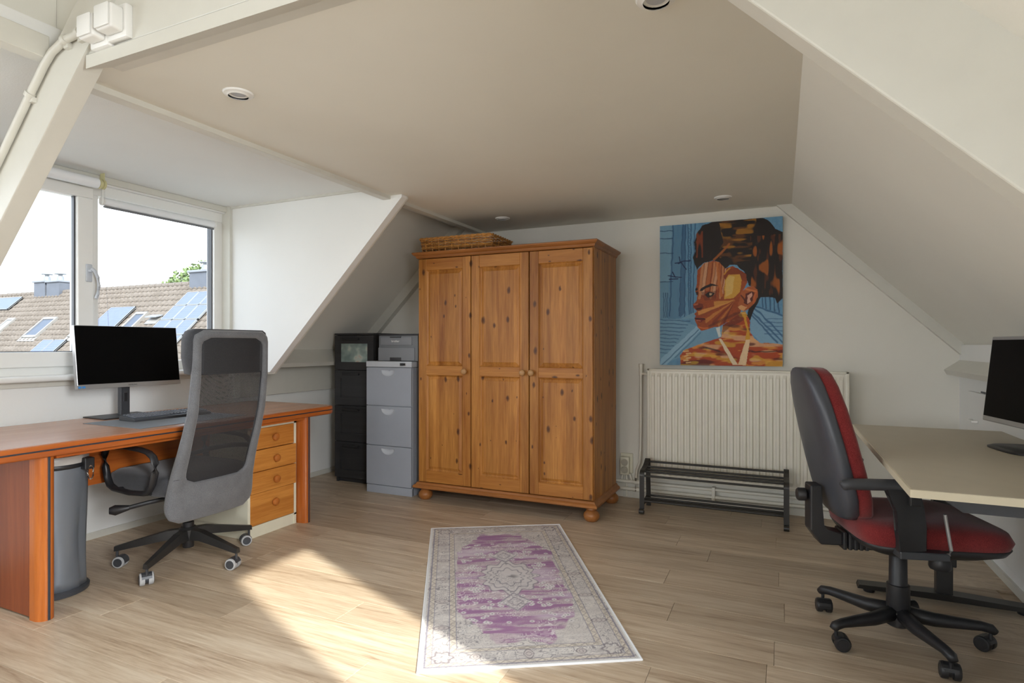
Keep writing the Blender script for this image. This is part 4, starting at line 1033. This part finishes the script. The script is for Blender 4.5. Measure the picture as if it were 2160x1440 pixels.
# ================================================================== RUG
ang = math.atan2(1.40, -0.83)-PI/2
RW, RL = 0.815, 1.63
rug = thing('rug', 'faded grey and purple medallion rug on the laminate', 'rug', (-1.232, 2.655, 0), ang)
nu, nv = 240, 480
U, Vv = np.meshgrid(np.linspace(0, 1, nu), np.linspace(0, 1, nv))           # U across, V along (0 = near)
rs = np.random.RandomState(5)
def vnoise(u, v, fu, fv, seed):
    r = np.random.RandomState(seed); g = r.rand(int(fv)+3, int(fu)+3); x = u*fu; y = v*fv
    i = np.floor(x).astype(int); j = np.floor(y).astype(int); a = x-i; b = y-j; a = a*a*(3-2*a); b = b*b*(3-2*b)
    return (g[j, i]*(1-a)+g[j, i+1]*a)*(1-b)+(g[j+1, i]*(1-a)+g[j+1, i+1]*a)*b
def L3(*c): return np.array(srgb(*c)[:3])
def blend(img, mask, c): m = np.clip(mask, 0, 1)[..., None]; return img*(1-m)+np.asarray(c)*m
def sm(x, a, b): t = np.clip((x-a)/(b-a), 0, 1); return t*t*(3-2*t)
def make_rug():
    xm = (U-.5)*RW; ym = (Vv-.5)*RL
    img = np.ones((nv, nu, 3))*L3(196, 190, 184)
    img = blend(img, .8*vnoise(U, Vv, 30, 60, 1), L3(178, 172, 168))
    img = blend(img, .5*sm(vnoise(U, Vv, 6, 90, 2), .5, .9), L3(206, 202, 196))
    # all-over scroll ornament: contour lines of smooth noise
    nz = vnoise(U, Vv, 26, 52, 3); ln = np.abs((nz*6) % 1-.5)
    orn = sm(ln, .16, .05)*sm(vnoise(U, Vv, 12, 24, 9), .3, .55)
    img = blend(img, .8*orn, L3(116, 112, 116))
    nz2 = vnoise(U, Vv, 60, 120, 17); img = blend(img, .5*sm(np.abs((nz2*5) % 1-.5), .14, .05), L3(140, 136, 138))
    # purple field: lozenge with stepped edge
    edge = .06*(vnoise(U, Vv, 18, 36, 4)-.5)
    ax, ay = np.abs(xm)/.262, np.abs(ym)/.655
    stp = np.where(ay > .86, np.maximum(.0, ax-.0)/.50, 0)
    fld = np.maximum(np.maximum(ax, stp*.98), np.maximum(ay, .58*ax+.74*ay))+edge*1.6
    m = sm(fld, 1.0, .975)
    streak = vnoise(U, Vv, 5, 70, 6)*.6+vnoise(U, Vv, 14, 160, 7)*.4
    purple = L3(138, 104, 138)*(1-streak[..., None])+L3(164, 122, 150)*streak[..., None]
    img = blend(img, m*(.35+.65*sm(streak, .66, .36)), purple)
    img = blend(img, m*.55*sm(vnoise(U, Vv, 3, 26, 8), .62, .8), L3(198, 186, 196))
    fo = sm(np.abs(((vnoise(U, Vv, 34, 66, 12)*4) % 1)-.5), .13, .05)*sm(vnoise(U, Vv, 8, 16, 13), .5, .62)
    img = blend(img, m*.7*fo, L3(214, 208, 206))
    # central medallion
    rr = np.hypot(xm/.78, ym/1.15); th = np.arctan2(ym, xm)
    lobes = .172*(1+.10*np.cos(12*th)+.06*np.cos(8*th))
    mm = sm(rr, lobes+.006, lobes-.006); img = blend(img, mm, L3(190, 184, 182))
    for f in (1.0, .78, .5): img = blend(img, .7*sm(np.abs(rr-lobes*f), .007, .002), L3(112, 108, 118))
    img = blend(img, mm*.6*orn, L3(104, 102, 108))
    img = blend(img, .7*sm(np.hypot(xm, ym*1.6), .06, .02)*sm(nz, .4, .6), L3(96, 94, 98))
    for s_ in (-1, 1):
        d = np.abs(xm)/.075+np.abs(ym-s_*.285)/.10
        img = blend(img, sm(d, 1.05, .9), L3(194, 188, 186)); img = blend(img, .7*sm(np.abs(d-.9), .1, .03), L3(120, 112, 126)); img = blend(img, .6*sm(np.abs(d-.45), .1, .03), L3(128, 118, 128)); img = blend(img, .6*sm(d, 1.0, .95)*np.maximum(orn, sm(np.abs((nz2*5) % 1-.5), .16, .06)), L3(118, 112, 120))
    # flower sprays
    rf = np.random.RandomState(4)
    for k in range(46):
        x0, y0 = rf.uniform(.04, .24), rf.uniform(.05, .5)
        if np.hypot(x0/.78, y0/1.15) < .2: continue
        for sx in (-1, 1):
            for sy in (-1, 1):
                d = np.hypot(xm-sx*x0, (ym-sy*y0))
                img = blend(img, .8*sm(d, .013, .009), L3(204, 200, 198)); img = blend(img, .8*sm(d, .005, .003), L3(96, 100, 98))
    # borders
    bd = np.minimum(RW/2-np.abs(xm), RL/2-np.abs(ym))
    for d0, wd_, k in ((.022, .0035, .75), (.048, .003, .6), (.112, .003, .75), (.140, .003, .7)):
        img = blend(img, k*sm(np.abs(bd-d0), wd_, wd_*.4), L3(104, 102, 122))
    t_ = np.where(RW/2-np.abs(xm) < RL/2-np.abs(ym), ym, xm)
    zig = np.abs(((t_/.045) % 1)-.5)*.04
    for b0 in (.025, .116): img = blend(img, .7*sm(np.abs(bd-b0-zig), .0045, .002), L3(118, 112, 126))
    for b0, b1 in ((.024, .047), (.114, .139)):
        img = blend(img, .22*sm(bd, b0, b0+.002)*sm(bd, b1, b1-.002), L3(206, 190, 150))
    mot = []
    for q in (-.50, -.25, 0, .25, .50):
        for s_ in (-1, 1): mot.append((s_*(RW/2-.080), q, 0))
    for s_ in (-1, 1): mot.append((0, s_*(RL/2-.080), 1)); mot += [(-.20, s_*(RL/2-.08), 2), (.20, s_*(RL/2-.08), 2)]
    for x0, y0, k in mot:
        dx, dy = (xm-x0, ym-y0) if k != 1 else (ym-y0, xm-x0)
        a_, b_ = ((.036, .020) if k != 2 else (.022, .022))
        e = np.abs(dx)/a_+ (dy/b_)**2*.9
        img = blend(img, .9*sm(e, 1.1, .95), L3(180, 172, 168)); img = blend(img, .8*sm(np.abs(e-.9), .16, .06), L3(98, 92, 98)); img = blend(img, .7*sm(np.abs(e-.35), .12, .05), L3(122, 112, 116))
    for sx in (-1, 1):
        for sy in (-1, 1):
            d = np.hypot(xm-sx*(RW/2-.085), ym-sy*(RL/2-.085))
            img = blend(img, .8*sm(np.abs(d-.036-.006*np.cos(6*np.arctan2(ym-sy*(RL/2-.085), xm-sx*(RW/2-.085)))), .006, .002), L3(112, 104, 110))
    img = blend(img, sm(bd, .012, .009), L3(206, 206, 204))
    return np.clip(img*1.2, 0, .85)
def color_grid(name, X, Y, Z, img, mat, parent):
    nv_, nu_ = X.shape
    co = np.stack([X, Y, Z], -1).reshape(-1, 3).astype(np.float32)
    idx = np.arange(nv_*nu_).reshape(nv_, nu_)
    q = np.stack([idx[:-1, :-1], idx[:-1, 1:], idx[1:, 1:], idx[1:, :-1]], -1).reshape(-1).astype(np.int32)
    nf = (nv_-1)*(nu_-1)
    me = bpy.data.meshes.new(name); me.vertices.add(len(co)); me.vertices.foreach_set('co', co.ravel())
    me.loops.add(nf*4); me.loops.foreach_set('vertex_index', q); me.polygons.add(nf)
    me.polygons.foreach_set('loop_start', np.arange(0, nf*4, 4, dtype=np.int32)); me.polygons.foreach_set('loop_total', np.full(nf, 4, np.int32))
    me.update(calc_edges=True); me.validate()
    at = me.color_attributes.new('paint', 'FLOAT_COLOR', 'POINT')
    at.data.foreach_set('color', np.concatenate([img.reshape(-1, 3), np.ones((nv_*nu_, 1))], 1).astype(np.float32).ravel())
    return mesh_obj(name, me, mat, parent)
zz = .0065+.0006*vnoise(U, Vv, 40, 80, 21)+.002*sm(vnoise(U, Vv, 2, 4, 22), .5, 1)
color_grid('pile', (U-.5)*RW, (Vv-.5)*RL, zz, make_rug(), M['rug'], rug)
O('backing', box(-RW/2, RW/2, -RL/2, RL/2, 0.0, .006), M['bag'], rug)
hem = B(); tube(hem, [(-RW/2, -RL/2, .0045), (RW/2, -RL/2, .0045), (RW/2, RL/2, .0045), (-RW/2, RL/2, .0045)], .0048, 6, closed=True)
O('hem', hem, M['blind'], rug, True)

# ================================================================== PAINTING
pt = thing('painting', 'unframed portrait painting of a face in profile, orange and brown on blue', 'painting', (-0.404, 4.43, 1.012))
px0, px1, pz0, pz1, pyf = -0.817, 0.009, 1.012, 2.037, 4.412
O('canvas', box(px0, px1, pyf+.0006, 4.449, pz0, pz1, bev=.002), plain('canvas_edge', srgb(70, 100, 120), 0.7), pt, world=True)
def make_painting(nu, nv):
    u, v = np.meshgrid(np.linspace(0, 1, nu), np.linspace(0, 1, nv))        # v = 0 at the top
    # drawing units: x 0..1000, y 0..1240
    X = u*1000; Y = v*1240
    wob = 9*(vnoise(u, v, 24, 30, 31)-.5); wob2 = 9*(vnoise(u, v, 24, 30, 32)-.5)
    Xw, Yw = X+wob, Y+wob2
    def poly(pts):
        ins = np.zeros(X.shape, bool); n = len(pts)
        for i in range(n):
            (x1, y1), (x2, y2) = pts[i], pts[(i+1) % n]
            if y1 == y2: continue
            c = ((y1 > Yw) != (y2 > Yw)) & (Xw < (x2-x1)*(Yw-y1)/(y2-y1)+x1)
            ins ^= c
        return ins.astype(float)
    def seg(x1, y1, x2, y2, w_):
        dx, dy = x2-x1, y2-y1; t = np.clip(((Xw-x1)*dx+(Yw-y1)*dy)/(dx*dx+dy*dy), 0, 1)
        return sm(np.hypot(Xw-x1-t*dx, Yw-y1-t*dy), w_*.65, w_*.35)
    def C(x, y):   # reading coordinates of the photograph -> drawing units
        uu = (x-55)/1093; yt = 160-88*uu; yb = 1393+19*uu
        return (uu*1000, (y-yt)/(yb-yt)*1240)
    def PP(*pts): return poly([C(*p) for p in pts])
    def SS(x1, y1, x2, y2, w_): a = C(x1, y1); b = C(x2, y2); return seg(a[0], a[1], b[0], b[1], w_)
    hv = .6*vnoise(u, v, 44, 8, 33)+.4*vnoise(u, v, 90, 22, 53); hh = .6*vnoise(u, v, 9, 48, 34)+.4*vnoise(u, v, 24, 96, 54); fine = .5*vnoise(u, v, 70, 90, 35)+.5*vnoise(u, v, 130, 160, 55)
    img = np.ones(X.shape+(3,))*L3(100, 158, 194)
    img = blend(img, .8*hv, L3(70, 116, 154)); img = blend(img, .5*fine, L3(138, 176, 200))
    # left building blocks
    img = blend(img, .75*PP((57, 165), (185, 150), (150, 655), (57, 655)), L3(128, 168, 190))
    img = blend(img, .75*PP((57, 655), (140, 655), (120, 985), (57, 985)), L3(112, 154, 180))
    img = blend(img, .6*PP((170, 160), (275, 150), (250, 700), (240, 985), (130, 985), (150, 640)), L3(84, 128, 160))
    for y0 in (205, 272, 402, 655): img = blend(img, .8*SS(57, y0, 180, y0-6, 8), L3(36, 70, 104))
    for xa, xb in ((185, 150), (272, 240), (300, 290), (322, 330), (350, 345), (385, 365)): img = blend(img, .75*SS(xa, 140, xb, 960, 10), L3(40, 78, 116))
    img = blend(img, .7*PP((275, 150), (300, 150), (290, 930), (245, 980)), L3(46, 86, 124))
    for k in range(14):
        y0 = 170+k*42; img = blend(img, .6*SS(322, y0, 352, y0+21, 5), L3(52, 92, 130)); img = blend(img, .6*SS(352, y0+21, 324, y0+42, 5), L3(52, 92, 130))
    for xa in (92, 112, 128): img = blend(img, .7*SS(xa, 755, xa, 970, 8), L3(38, 74, 110))
    # ground and rails
    img = blend(img, .85*PP((57, 985), (380, 985), (380, 925), (250, 985), (420, 1060), (640, 1050), (640, 1180), (57, 1395)), L3(122, 164, 190))
    for k in range(10):
        y0 = 992+k*32; img = blend(img, .75*SS(57, y0, 340-k*22, y0+12, 9), L3(54, 96, 132))
    img = blend(img, .95*PP((60, 1395), (60, 1345), (400, 1050), (440, 1090), (110, 1400)), L3(150, 190, 212))
    img = blend(img, .8*SS(75, 1395, 420, 1085, 10), L3(56, 100, 138)); img = blend(img, .7*SS(200, 1330, 440, 1110, 8), L3(70, 116, 152))
    img = blend(img, .9*PP((900, 870), (1148, 970), (1148, 1215), (960, 1200), (880, 1110), (880, 980)), L3(132, 172, 198))
    for a in ((905, 880, 1148, 1140), (900, 930, 1148, 1200), (890, 950, 1100, 1200), (920, 870, 1148, 960)): img = blend(img, .85*SS(*a, 14), L3(56, 98, 136))
    for k in range(5): img = blend(img, .7*SS(1000, 985+k*34, 1148, 990+k*34, 8), L3(60, 102, 140))
    for xa in (975, 1005, 1040, 1075, 1110): img = blend(img, .8*SS(xa, 800, xa+8, 880+(xa-975)*.4, 11), L3(42, 78, 112))
    # birds
    for a in ((205, 487, 340, 462, 11), (235, 430, 250, 480, 9), (262, 485, 305, 545, 9), (232, 490, 262, 478, 12), (135, 600, 262, 612, 9), (172, 570, 205, 610, 9), (150, 630, 225, 625, 10)): img = blend(img, .9*SS(*a), L3(18, 34, 78))
    # body and neck
    body = PP((640, 1045), (790, 925), (835, 915), (872, 1000), (880, 1110), (905, 1160), (965, 1200), (1148, 1215), (1148, 1420), (250, 1400), (248, 1305), (300, 1255), (450, 1205), (560, 1170), (625, 1145))
    img = blend(img, body, L3(176, 70, 24))
    img = blend(img, body*.8*sm(hh, .52, .66), L3(222, 148, 62)); img = blend(img, body*.75*sm(vnoise(u, v, 9, 50, 36), .62, .78), L3(226, 176, 130))
    img = blend(img, body*.8*sm(vnoise(u, v, 8, 40, 37), .64, .8), L3(86, 22, 22)); img = blend(img, body*.5*sm(vnoise(u, v, 10, 44, 38), .66, .8), L3(228, 186, 60))
    img = blend(img, .6*PP((640, 1045), (800, 930), (820, 1000), (700, 1060), (640, 1120)), L3(78, 34, 20))
    img = blend(img, .8*SS(490, 1245, 610, 1270, 14), L3(44, 22, 18)); img = blend(img, .8*SS(890, 1280, 1100, 1275, 12), L3(56, 24, 18))
    for k in range(6): img = blend(img, .85*SS(285+(k % 2)*22, 1275+k*20, 320+(k % 2)*22, 1270+k*20, 13), L3(232, 190, 126))
    # hair
    hair = PP((408, 545), (382, 500), (368, 440), (388, 385), (384, 300), (402, 225), (450, 155), (540, 118), (640, 112), (760, 100), (900, 92), (995, 90), (1050, 125), (1085, 185), (1148, 215), (1148, 800), (1105, 850), (1085, 800), (960, 790), (940, 840), (900, 930), (875, 1000), (850, 960), (900, 700), (865, 690), (850, 650), (820, 560), (760, 505), (700, 500), (650, 560), (600, 480), (545, 468), (470, 485), (420, 520))
    img = blend(img, hair, L3(34, 24, 18))
    band = PP((600, 115), (930, 95), (900, 230), (880, 500), (700, 500), (610, 480), (600, 380), (640, 300))
    img = blend(img, hair*band*.55*sm(hh, .48, .68), L3(120, 70, 24)); img = blend(img, hair*band*.6*sm(vnoise(u, v, 12, 44, 39), .62, .78), L3(196, 132, 34))
    side = PP((880, 250), (1148, 230), (1148, 780), (880, 780)); img = blend(img, hair*side*.5*sm(hv, .56, .72), L3(112, 56, 22)); img = blend(img, hair*side*.6*sm(vnoise(u, v, 34, 9, 40), .70, .82), L3(196, 106, 30))
    lft = PP((400, 210), (560, 180), (560, 440), (400, 440)); img = blend(img, hair*lft*.7*sm(vnoise(u, v, 44, 9, 41), .62, .8), L3(150, 66, 26))
    # face
    face = PP((412, 548), (470, 487), (545, 470), (610, 482), (660, 540), (720, 515), (800, 560), (850, 660), (800, 760), (800, 900), (790, 935), (640, 1040), (560, 1062), (450, 1092), (412, 1066), (402, 1030), (388, 1002), (380, 978), (396, 962), (374, 942), (402, 915), (370, 884), (368, 856), (402, 820), (406, 780), (390, 740), (402, 680), (406, 600))
    img = blend(img, face, L3(172, 80, 28)); img = blend(img, face*.5*fine, L3(118, 48, 20))
    for k, (xa, wv) in enumerate(((430, 22), (462, 26), (498, 30), (532, 18), (560, 22), (590, 14), (615, 16), (640, 10))):
        img = blend(img, face*.75*SS(xa+30, 490, xa-4, 800-(k % 3)*40, wv), (L3(206, 142, 92), L3(222, 172, 130), L3(188, 110, 58))[k % 3])
        img = blend(img, face*.7*SS(xa+46, 490, xa+14, 800-(k % 2)*60, 7), L3(110, 44, 20))
    img = blend(img, face*.9*PP((575, 440), (680, 330), (690, 345), (610, 430), (600, 560), (640, 780), (620, 800), (580, 600)), L3(196, 110, 48))
    img = blend(img, .9*SS(560, 460, 690, 320, 18), L3(170, 96, 40))
    img = blend(img, PP((640, 600), (690, 540), (770, 530), (840, 590), (850, 660), (800, 640), (780, 585), (690, 592), (655, 640)), L3(140, 60, 22)); img = blend(img, .9*SS(650, 585, 700, 535, 12), L3(216, 150, 50))
    img = blend(img, PP((655, 640), (692, 595), (785, 590), (802, 640), (790, 750), (730, 800), (650, 808)), L3(214, 160, 62)); img = blend(img, .6*PP((665, 640), (700, 605), (740, 610), (720, 760), (660, 790)), L3(230, 196, 120))
    img = blend(img, PP((430, 735), (442, 715), (475, 696), (530, 674), (610, 690), (545, 692), (485, 712), (452, 738)), L3(34, 16, 12)); img = blend(img, PP((390, 715), (410, 705), (414, 725), (394, 735)), L3(34, 16, 12))
    img = blend(img, .6*PP((440, 745), (580, 735), (575, 815), (470, 820)), L3(110, 46, 22))
    img = blend(img, PP((476, 770), (512, 744), (566, 756), (545, 784), (502, 794)), L3(30, 16, 12)); img = blend(img, PP((512, 758), (545, 758), (535, 775), (515, 778)), L3(196, 160, 120)); img = blend(img, PP((500, 754), (520, 754), (518, 780), (502, 780)), L3(16, 10, 8))
    img = blend(img, .9*PP((392, 745), (412, 738), (410, 770), (396, 772)), L3(40, 18, 12))
    img = blend(img, .8*PP((368, 865), (400, 840), (455, 850), (462, 890), (430, 910), (396, 905)), L3(104, 34, 20)); img = blend(img, .9*SS(400, 895, 440, 888, 12), L3(40, 14, 10)); img = blend(img, .8*SS(380, 860, 410, 850, 12), L3(206, 110, 66))
    # cheek fan
    for (xa, ya, w1, c) in ((410, 930, 30, L3(222, 150, 74)), (430, 960, 20, L3(150, 70, 30)), (480, 1000, 34, L3(206, 128, 56)), (540, 1030, 26, L3(128, 50, 24)), (590, 1040, 30, L3(196, 118, 50)), (640, 1030, 26, L3(112, 42, 20))):
        img = blend(img, face*.85*poly([C(745, 818), C(xa, ya-w1*.5), C(xa+8, ya+w1*.7)]), c)
    img = blend(img, .7*face*PP((560, 830), (745, 815), (660, 850), (560, 880)), L3(222, 156, 70))
    img = blend(img, PP((378, 978), (396, 955), (430, 962), (480, 988), (430, 986), (392, 984)), L3(150, 62, 40)); img = blend(img, PP((388, 986), (440, 986), (482, 990), (440, 1018), (400, 1008)), L3(124, 38, 24)); img = blend(img, SS(384, 981, 478, 988, 9), L3(38, 12, 10)); img = blend(img, .7*SS(402, 1000, 435, 1003, 8), L3(214, 130, 96))
    img = blend(img, .8*SS(420, 1062, 500, 1070, 16), L3(214, 110, 50)); img = blend(img, .6*SS(520, 1050, 780, 930, 22), L3(92, 34, 18))
    # ear
    ear = PP((770, 845), (790, 800), (800, 745), (850, 704), (900, 694), (936, 728), (942, 790), (905, 850), (860, 900), (822, 915), (785, 900)); img = blend(img, ear, L3(176, 92, 44))
    img = blend(img, PP((840, 760), (890, 735), (908, 760), (895, 820), (850, 860), (820, 840)), L3(96, 36, 22)); img = blend(img, .95*PP((850, 780), (885, 750), (895, 780), (870, 810), (880, 830), (850, 850)), L3(226, 166, 140))
    img = blend(img, .8*SS(835, 720, 925, 745, 14), L3(220, 132, 72)); img = blend(img, .8*SS(925, 745, 900, 845, 12), L3(206, 104, 52)); img = blend(img, .9*PP((772, 880), (800, 860), (850, 880), (822, 912), (788, 902)), L3(228, 168, 110)); img = blend(img, .8*SS(800, 780, 830, 820, 12), L3(70, 26, 16))
    # straps and neck light
    img = blend(img, PP((805, 932), (832, 955), (864, 1070), (872, 1170), (832, 1172), (848, 1085), (826, 1000)), L3(214, 156, 40))
    img = blend(img, PP((575, 1066), (608, 1052), (622, 1140), (600, 1146)), L3(214, 220, 216))
    img = blend(img, PP((598, 1162), (622, 1158), (770, 1398), (728, 1398)), L3(232, 212, 178)); img = blend(img, PP((838, 1170), (874, 1175), (835, 1400), (768, 1400)), L3(236, 204, 160))
    img = blend(img, .12*np.ones(X.shape)*fine, L3(20, 18, 16))
    return img
NU, NV = 300, 372
gu, gv = np.meshgrid(np.linspace(0, 1, NU), np.linspace(0, 1, NV))
o = color_grid('painted_surface', px0+(px1-px0)*gu, np.full(gu.shape, pyf)+0*gu, pz1-(pz1-pz0)*gv, make_painting(NU, NV), M['painting'], pt)
o.location = -pt.location

# ================================================================== RIGHT DESK
d2 = thing('sit_stand_desk', 'greige desk with black T-shaped leg by the right wall', 'desk', (0.68, 2.85, 0))
O('table_top', box(0.348, 0.985, 2.06, 3.62, 0.712, 0.736, bev=.002), M['tabletop'], d2, world=True)
eb = B(); bx(eb, 0.344, 0.3482, 2.06, 3.62, 0.712, 0.735); bx(eb, 0.344, 0.985, 2.056, 2.0602, 0.712, 0.735)
O('edge_band', eb, M['tableedge'], d2, world=True)
O('beam', prism(B(), [(0.44, .712), (0.92, .712), (0.92, .672), (0.48, .672), (0.44, .700)], 'Y', 2.10, 3.55), M['darkgrey'], d2, world=True)
for yy in (3.22, 2.10):
    xo = .045 if yy < 3 else 0
    c_ = O('column', box(0.622+xo, 0.708+xo, yy-.03, yy+.03, 0.17, 0.68, bev=.004), M['blackmetal'], d2, world=True)
    O('inner_column', box(0.634+xo, 0.696+xo, yy-.024, yy+.024, 0.03, 0.19, bev=.003), M['blackmetal'], d2, world=True)
    ft = O('foot', prism(B(), [(0.325, .018), (0.985, .018), (0.985, .036), (0.72, .046), (0.60, .046), (0.332, .036)], 'Y', yy-.035, yy+.035, bev=.002), M['blackmetal'], d2, world=True)
    for xx in (0.375, 0.95): O('glide', lathe(B(), [(.022, 0), (.024, .004), (.024, .018)], (xx, yy, 0), 'Z', 16), M['black'], ft, True, world=True)
m2 = thing('monitor', 'dark-screened monitor with grey bezel on the greige desk', 'monitor', (0.888, 2.98, 0.736), math.radians(190))
O('base', loft(B(), [(0, 0, 0, .10, .13, .5), (.006, 0, 0, .10, .13, .5), (.012, 0, 0, .085, .115, .5)]), M['black'], m2, 'all')
O('stand', box(-.05, -.025, -.03, .03, .008, .30, bev=.004), M['black'], m2)
hs2 = O('housing', box(-.022, .012, -.27, .27, -.185, .185, bev=.004), M['silver'], m2)
hs2.location = (.0, -.0, .275); hs2.rotation_euler = (0, -math.radians(6), 0)
O('screen', box(.0115, .0132, -.262, .262, -.163, .170), M['screen'], hs2)

# ================================================================== RED SWIVEL CHAIR
cr_ = thing('swivel_chair', 'worn red upholstered swivel chair with black shell at the greige desk', 'chair', (0.42, 2.75, 0), math.radians(15))
bcx = lambda z: -.205-(z-.5)*.24
SH = [(.487, .10), (.493, .135), (.52, .178), (.58, .212), (.68, .222), (.80, .214), (.92, .192), (1.0, .162), (1.045, .125), (1.062, .085), (1.068, .05)]
def back_loft(off, hx, grow, e):
    secs = []
    for i, (z, wv) in enumerate(SH):
        k = min(1, (wv/.20)); secs.append((z, bcx(z)+off, 0, hx*(.35+.65*k**.8), wv*.92+grow, e))
    return loft(B(), secs, 36)
O('back_shell', back_loft(-.012, .040, 0.0, .62), plain('slate_shell_plastic', (0.062, 0.067, 0.082, 1), 0.36, var=0.1), cr_, 'all')
O('back_cushion', back_loft(.034, .042, -.002, .60), M['red'], cr_, 'all')
O('seat_cushion', loft(B(), [(.405, .05, 0, .225, .215, .42), (.425, .05, 0, .25, .236, .38), (.455, .052, 0, .258, .243, .36), (.485, .045, 0, .25, .238, .38), (.503, .03, 0, .222, .215, .42), (.510, .01, 0, .16, .16, .5)], 40), M['red'], cr_, 'all')
O('seat_pan', loft(B(), [(.372, .05, 0, .15, .14, .5), (.380, .05, 0, .195, .18, .45), (.405, .052, 0, .242, .228, .40), (.428, .052, 0, .254, .240, .38), (.430, .052, 0, .25, .236, .38)], 40), M['black'], cr_, 'all')
b = B(); prism(b, [(-.335, .60), (-.335, .42), (-.295, .365), (-.215, .365), (-.215, .415), (-.275, .42), (-.290, .44), (-.290, .60)], 'Y', -.038, .038, bev=.006)
O('back_bracket', b, M['black'], cr_)
b = B()
for k in range(5): bx(b, -.217+k*.020, -.203+k*.020, -.048, .048, .352, .422, bev=.004)
bx(b, -.20, -.04, -.042, .042, .352, .405, bev=.01)
O('bellows', b, M['black'], cr_)
kn = lathe(B(), [(.022, -.375), (.026, -.370), (.026, -.345), (.020, -.340), (.010, -.335), (.010, -.30)], (0, 0, .555), 'X', 14); O('back_knob', kn, M['black'], cr_, True)
def arm2(sy):
    y = sy*.262; r0 = -.300 if sy < 0 else -.19
    pad = B(); tube(pad, [(r0, y, .650), (r0+.008, y, .655), (r0+.03, y, .660), (-.12, y, .662), (-.045, y, .655), (-.030, y, .648)], [.014, .019, .021, .021, .020, .012], 12)
    p = O('arm_pad', pad, M['darkgrey'], cr_, 'all')
    po = B(); prism(po, [(-.165, .655), (-.05, .655), (-.040, .60), (-.030, .52), (-.028, .435), (-.118, .425), (-.115, .50), (-.125, .57), (-.140, .62)], 'Y', y-.016, y+.016, bev=.006)
    q = O('arm_post', po, M['black'], cr_, True)
    O('arm_button', box(-.088, -.050, y+sy*.012, y+sy*.028, .595, .632, bev=.004), M['black'], q)
    O('arm_bracket', prism(B(), [(-.115, .405), (.045, .405), (.045, .425), (.035, .432), (-.115, .432)], 'Y', y-sy*.08, y+sy*.018, bev=.004), M['darkgrey'], q)
for sy in (-1, 1): arm2(sy)
O('tilt_lever', tube(B(), [(.035, -.262, .565), (.045, -.262, .50), (.055, -.262, .44), (.050, -.262, .425), (.02, -.26, .42)], .006, 8), M['silver'], cr_, True)
O('tension_knob', lathe(B(), [(.034, .318), (.038, .325), (.036, .350), (.028, .372)], (.10, -.10, 0), 'Z', 10), M['black'], cr_, True)
O('gas_piston', lathe(B(), [(.014, .30), (.014, .372)], (0,0,0), 'Z', 16), M['chrome'], cr_, True)
O('column_cover', lathe(B(), [(.040, .075), (.042, .08), (.040, .215), (.034, .217), (.032, .222), (.031, .325), (.026, .332), (.016, .333)], (0,0,0), 'Z', 24), M['black'], cr_, True)
star_base(cr_, .300, 4-15, .105, .088, M['black'], .0285, M['black'], M['black'], (.05, .125), square=False)
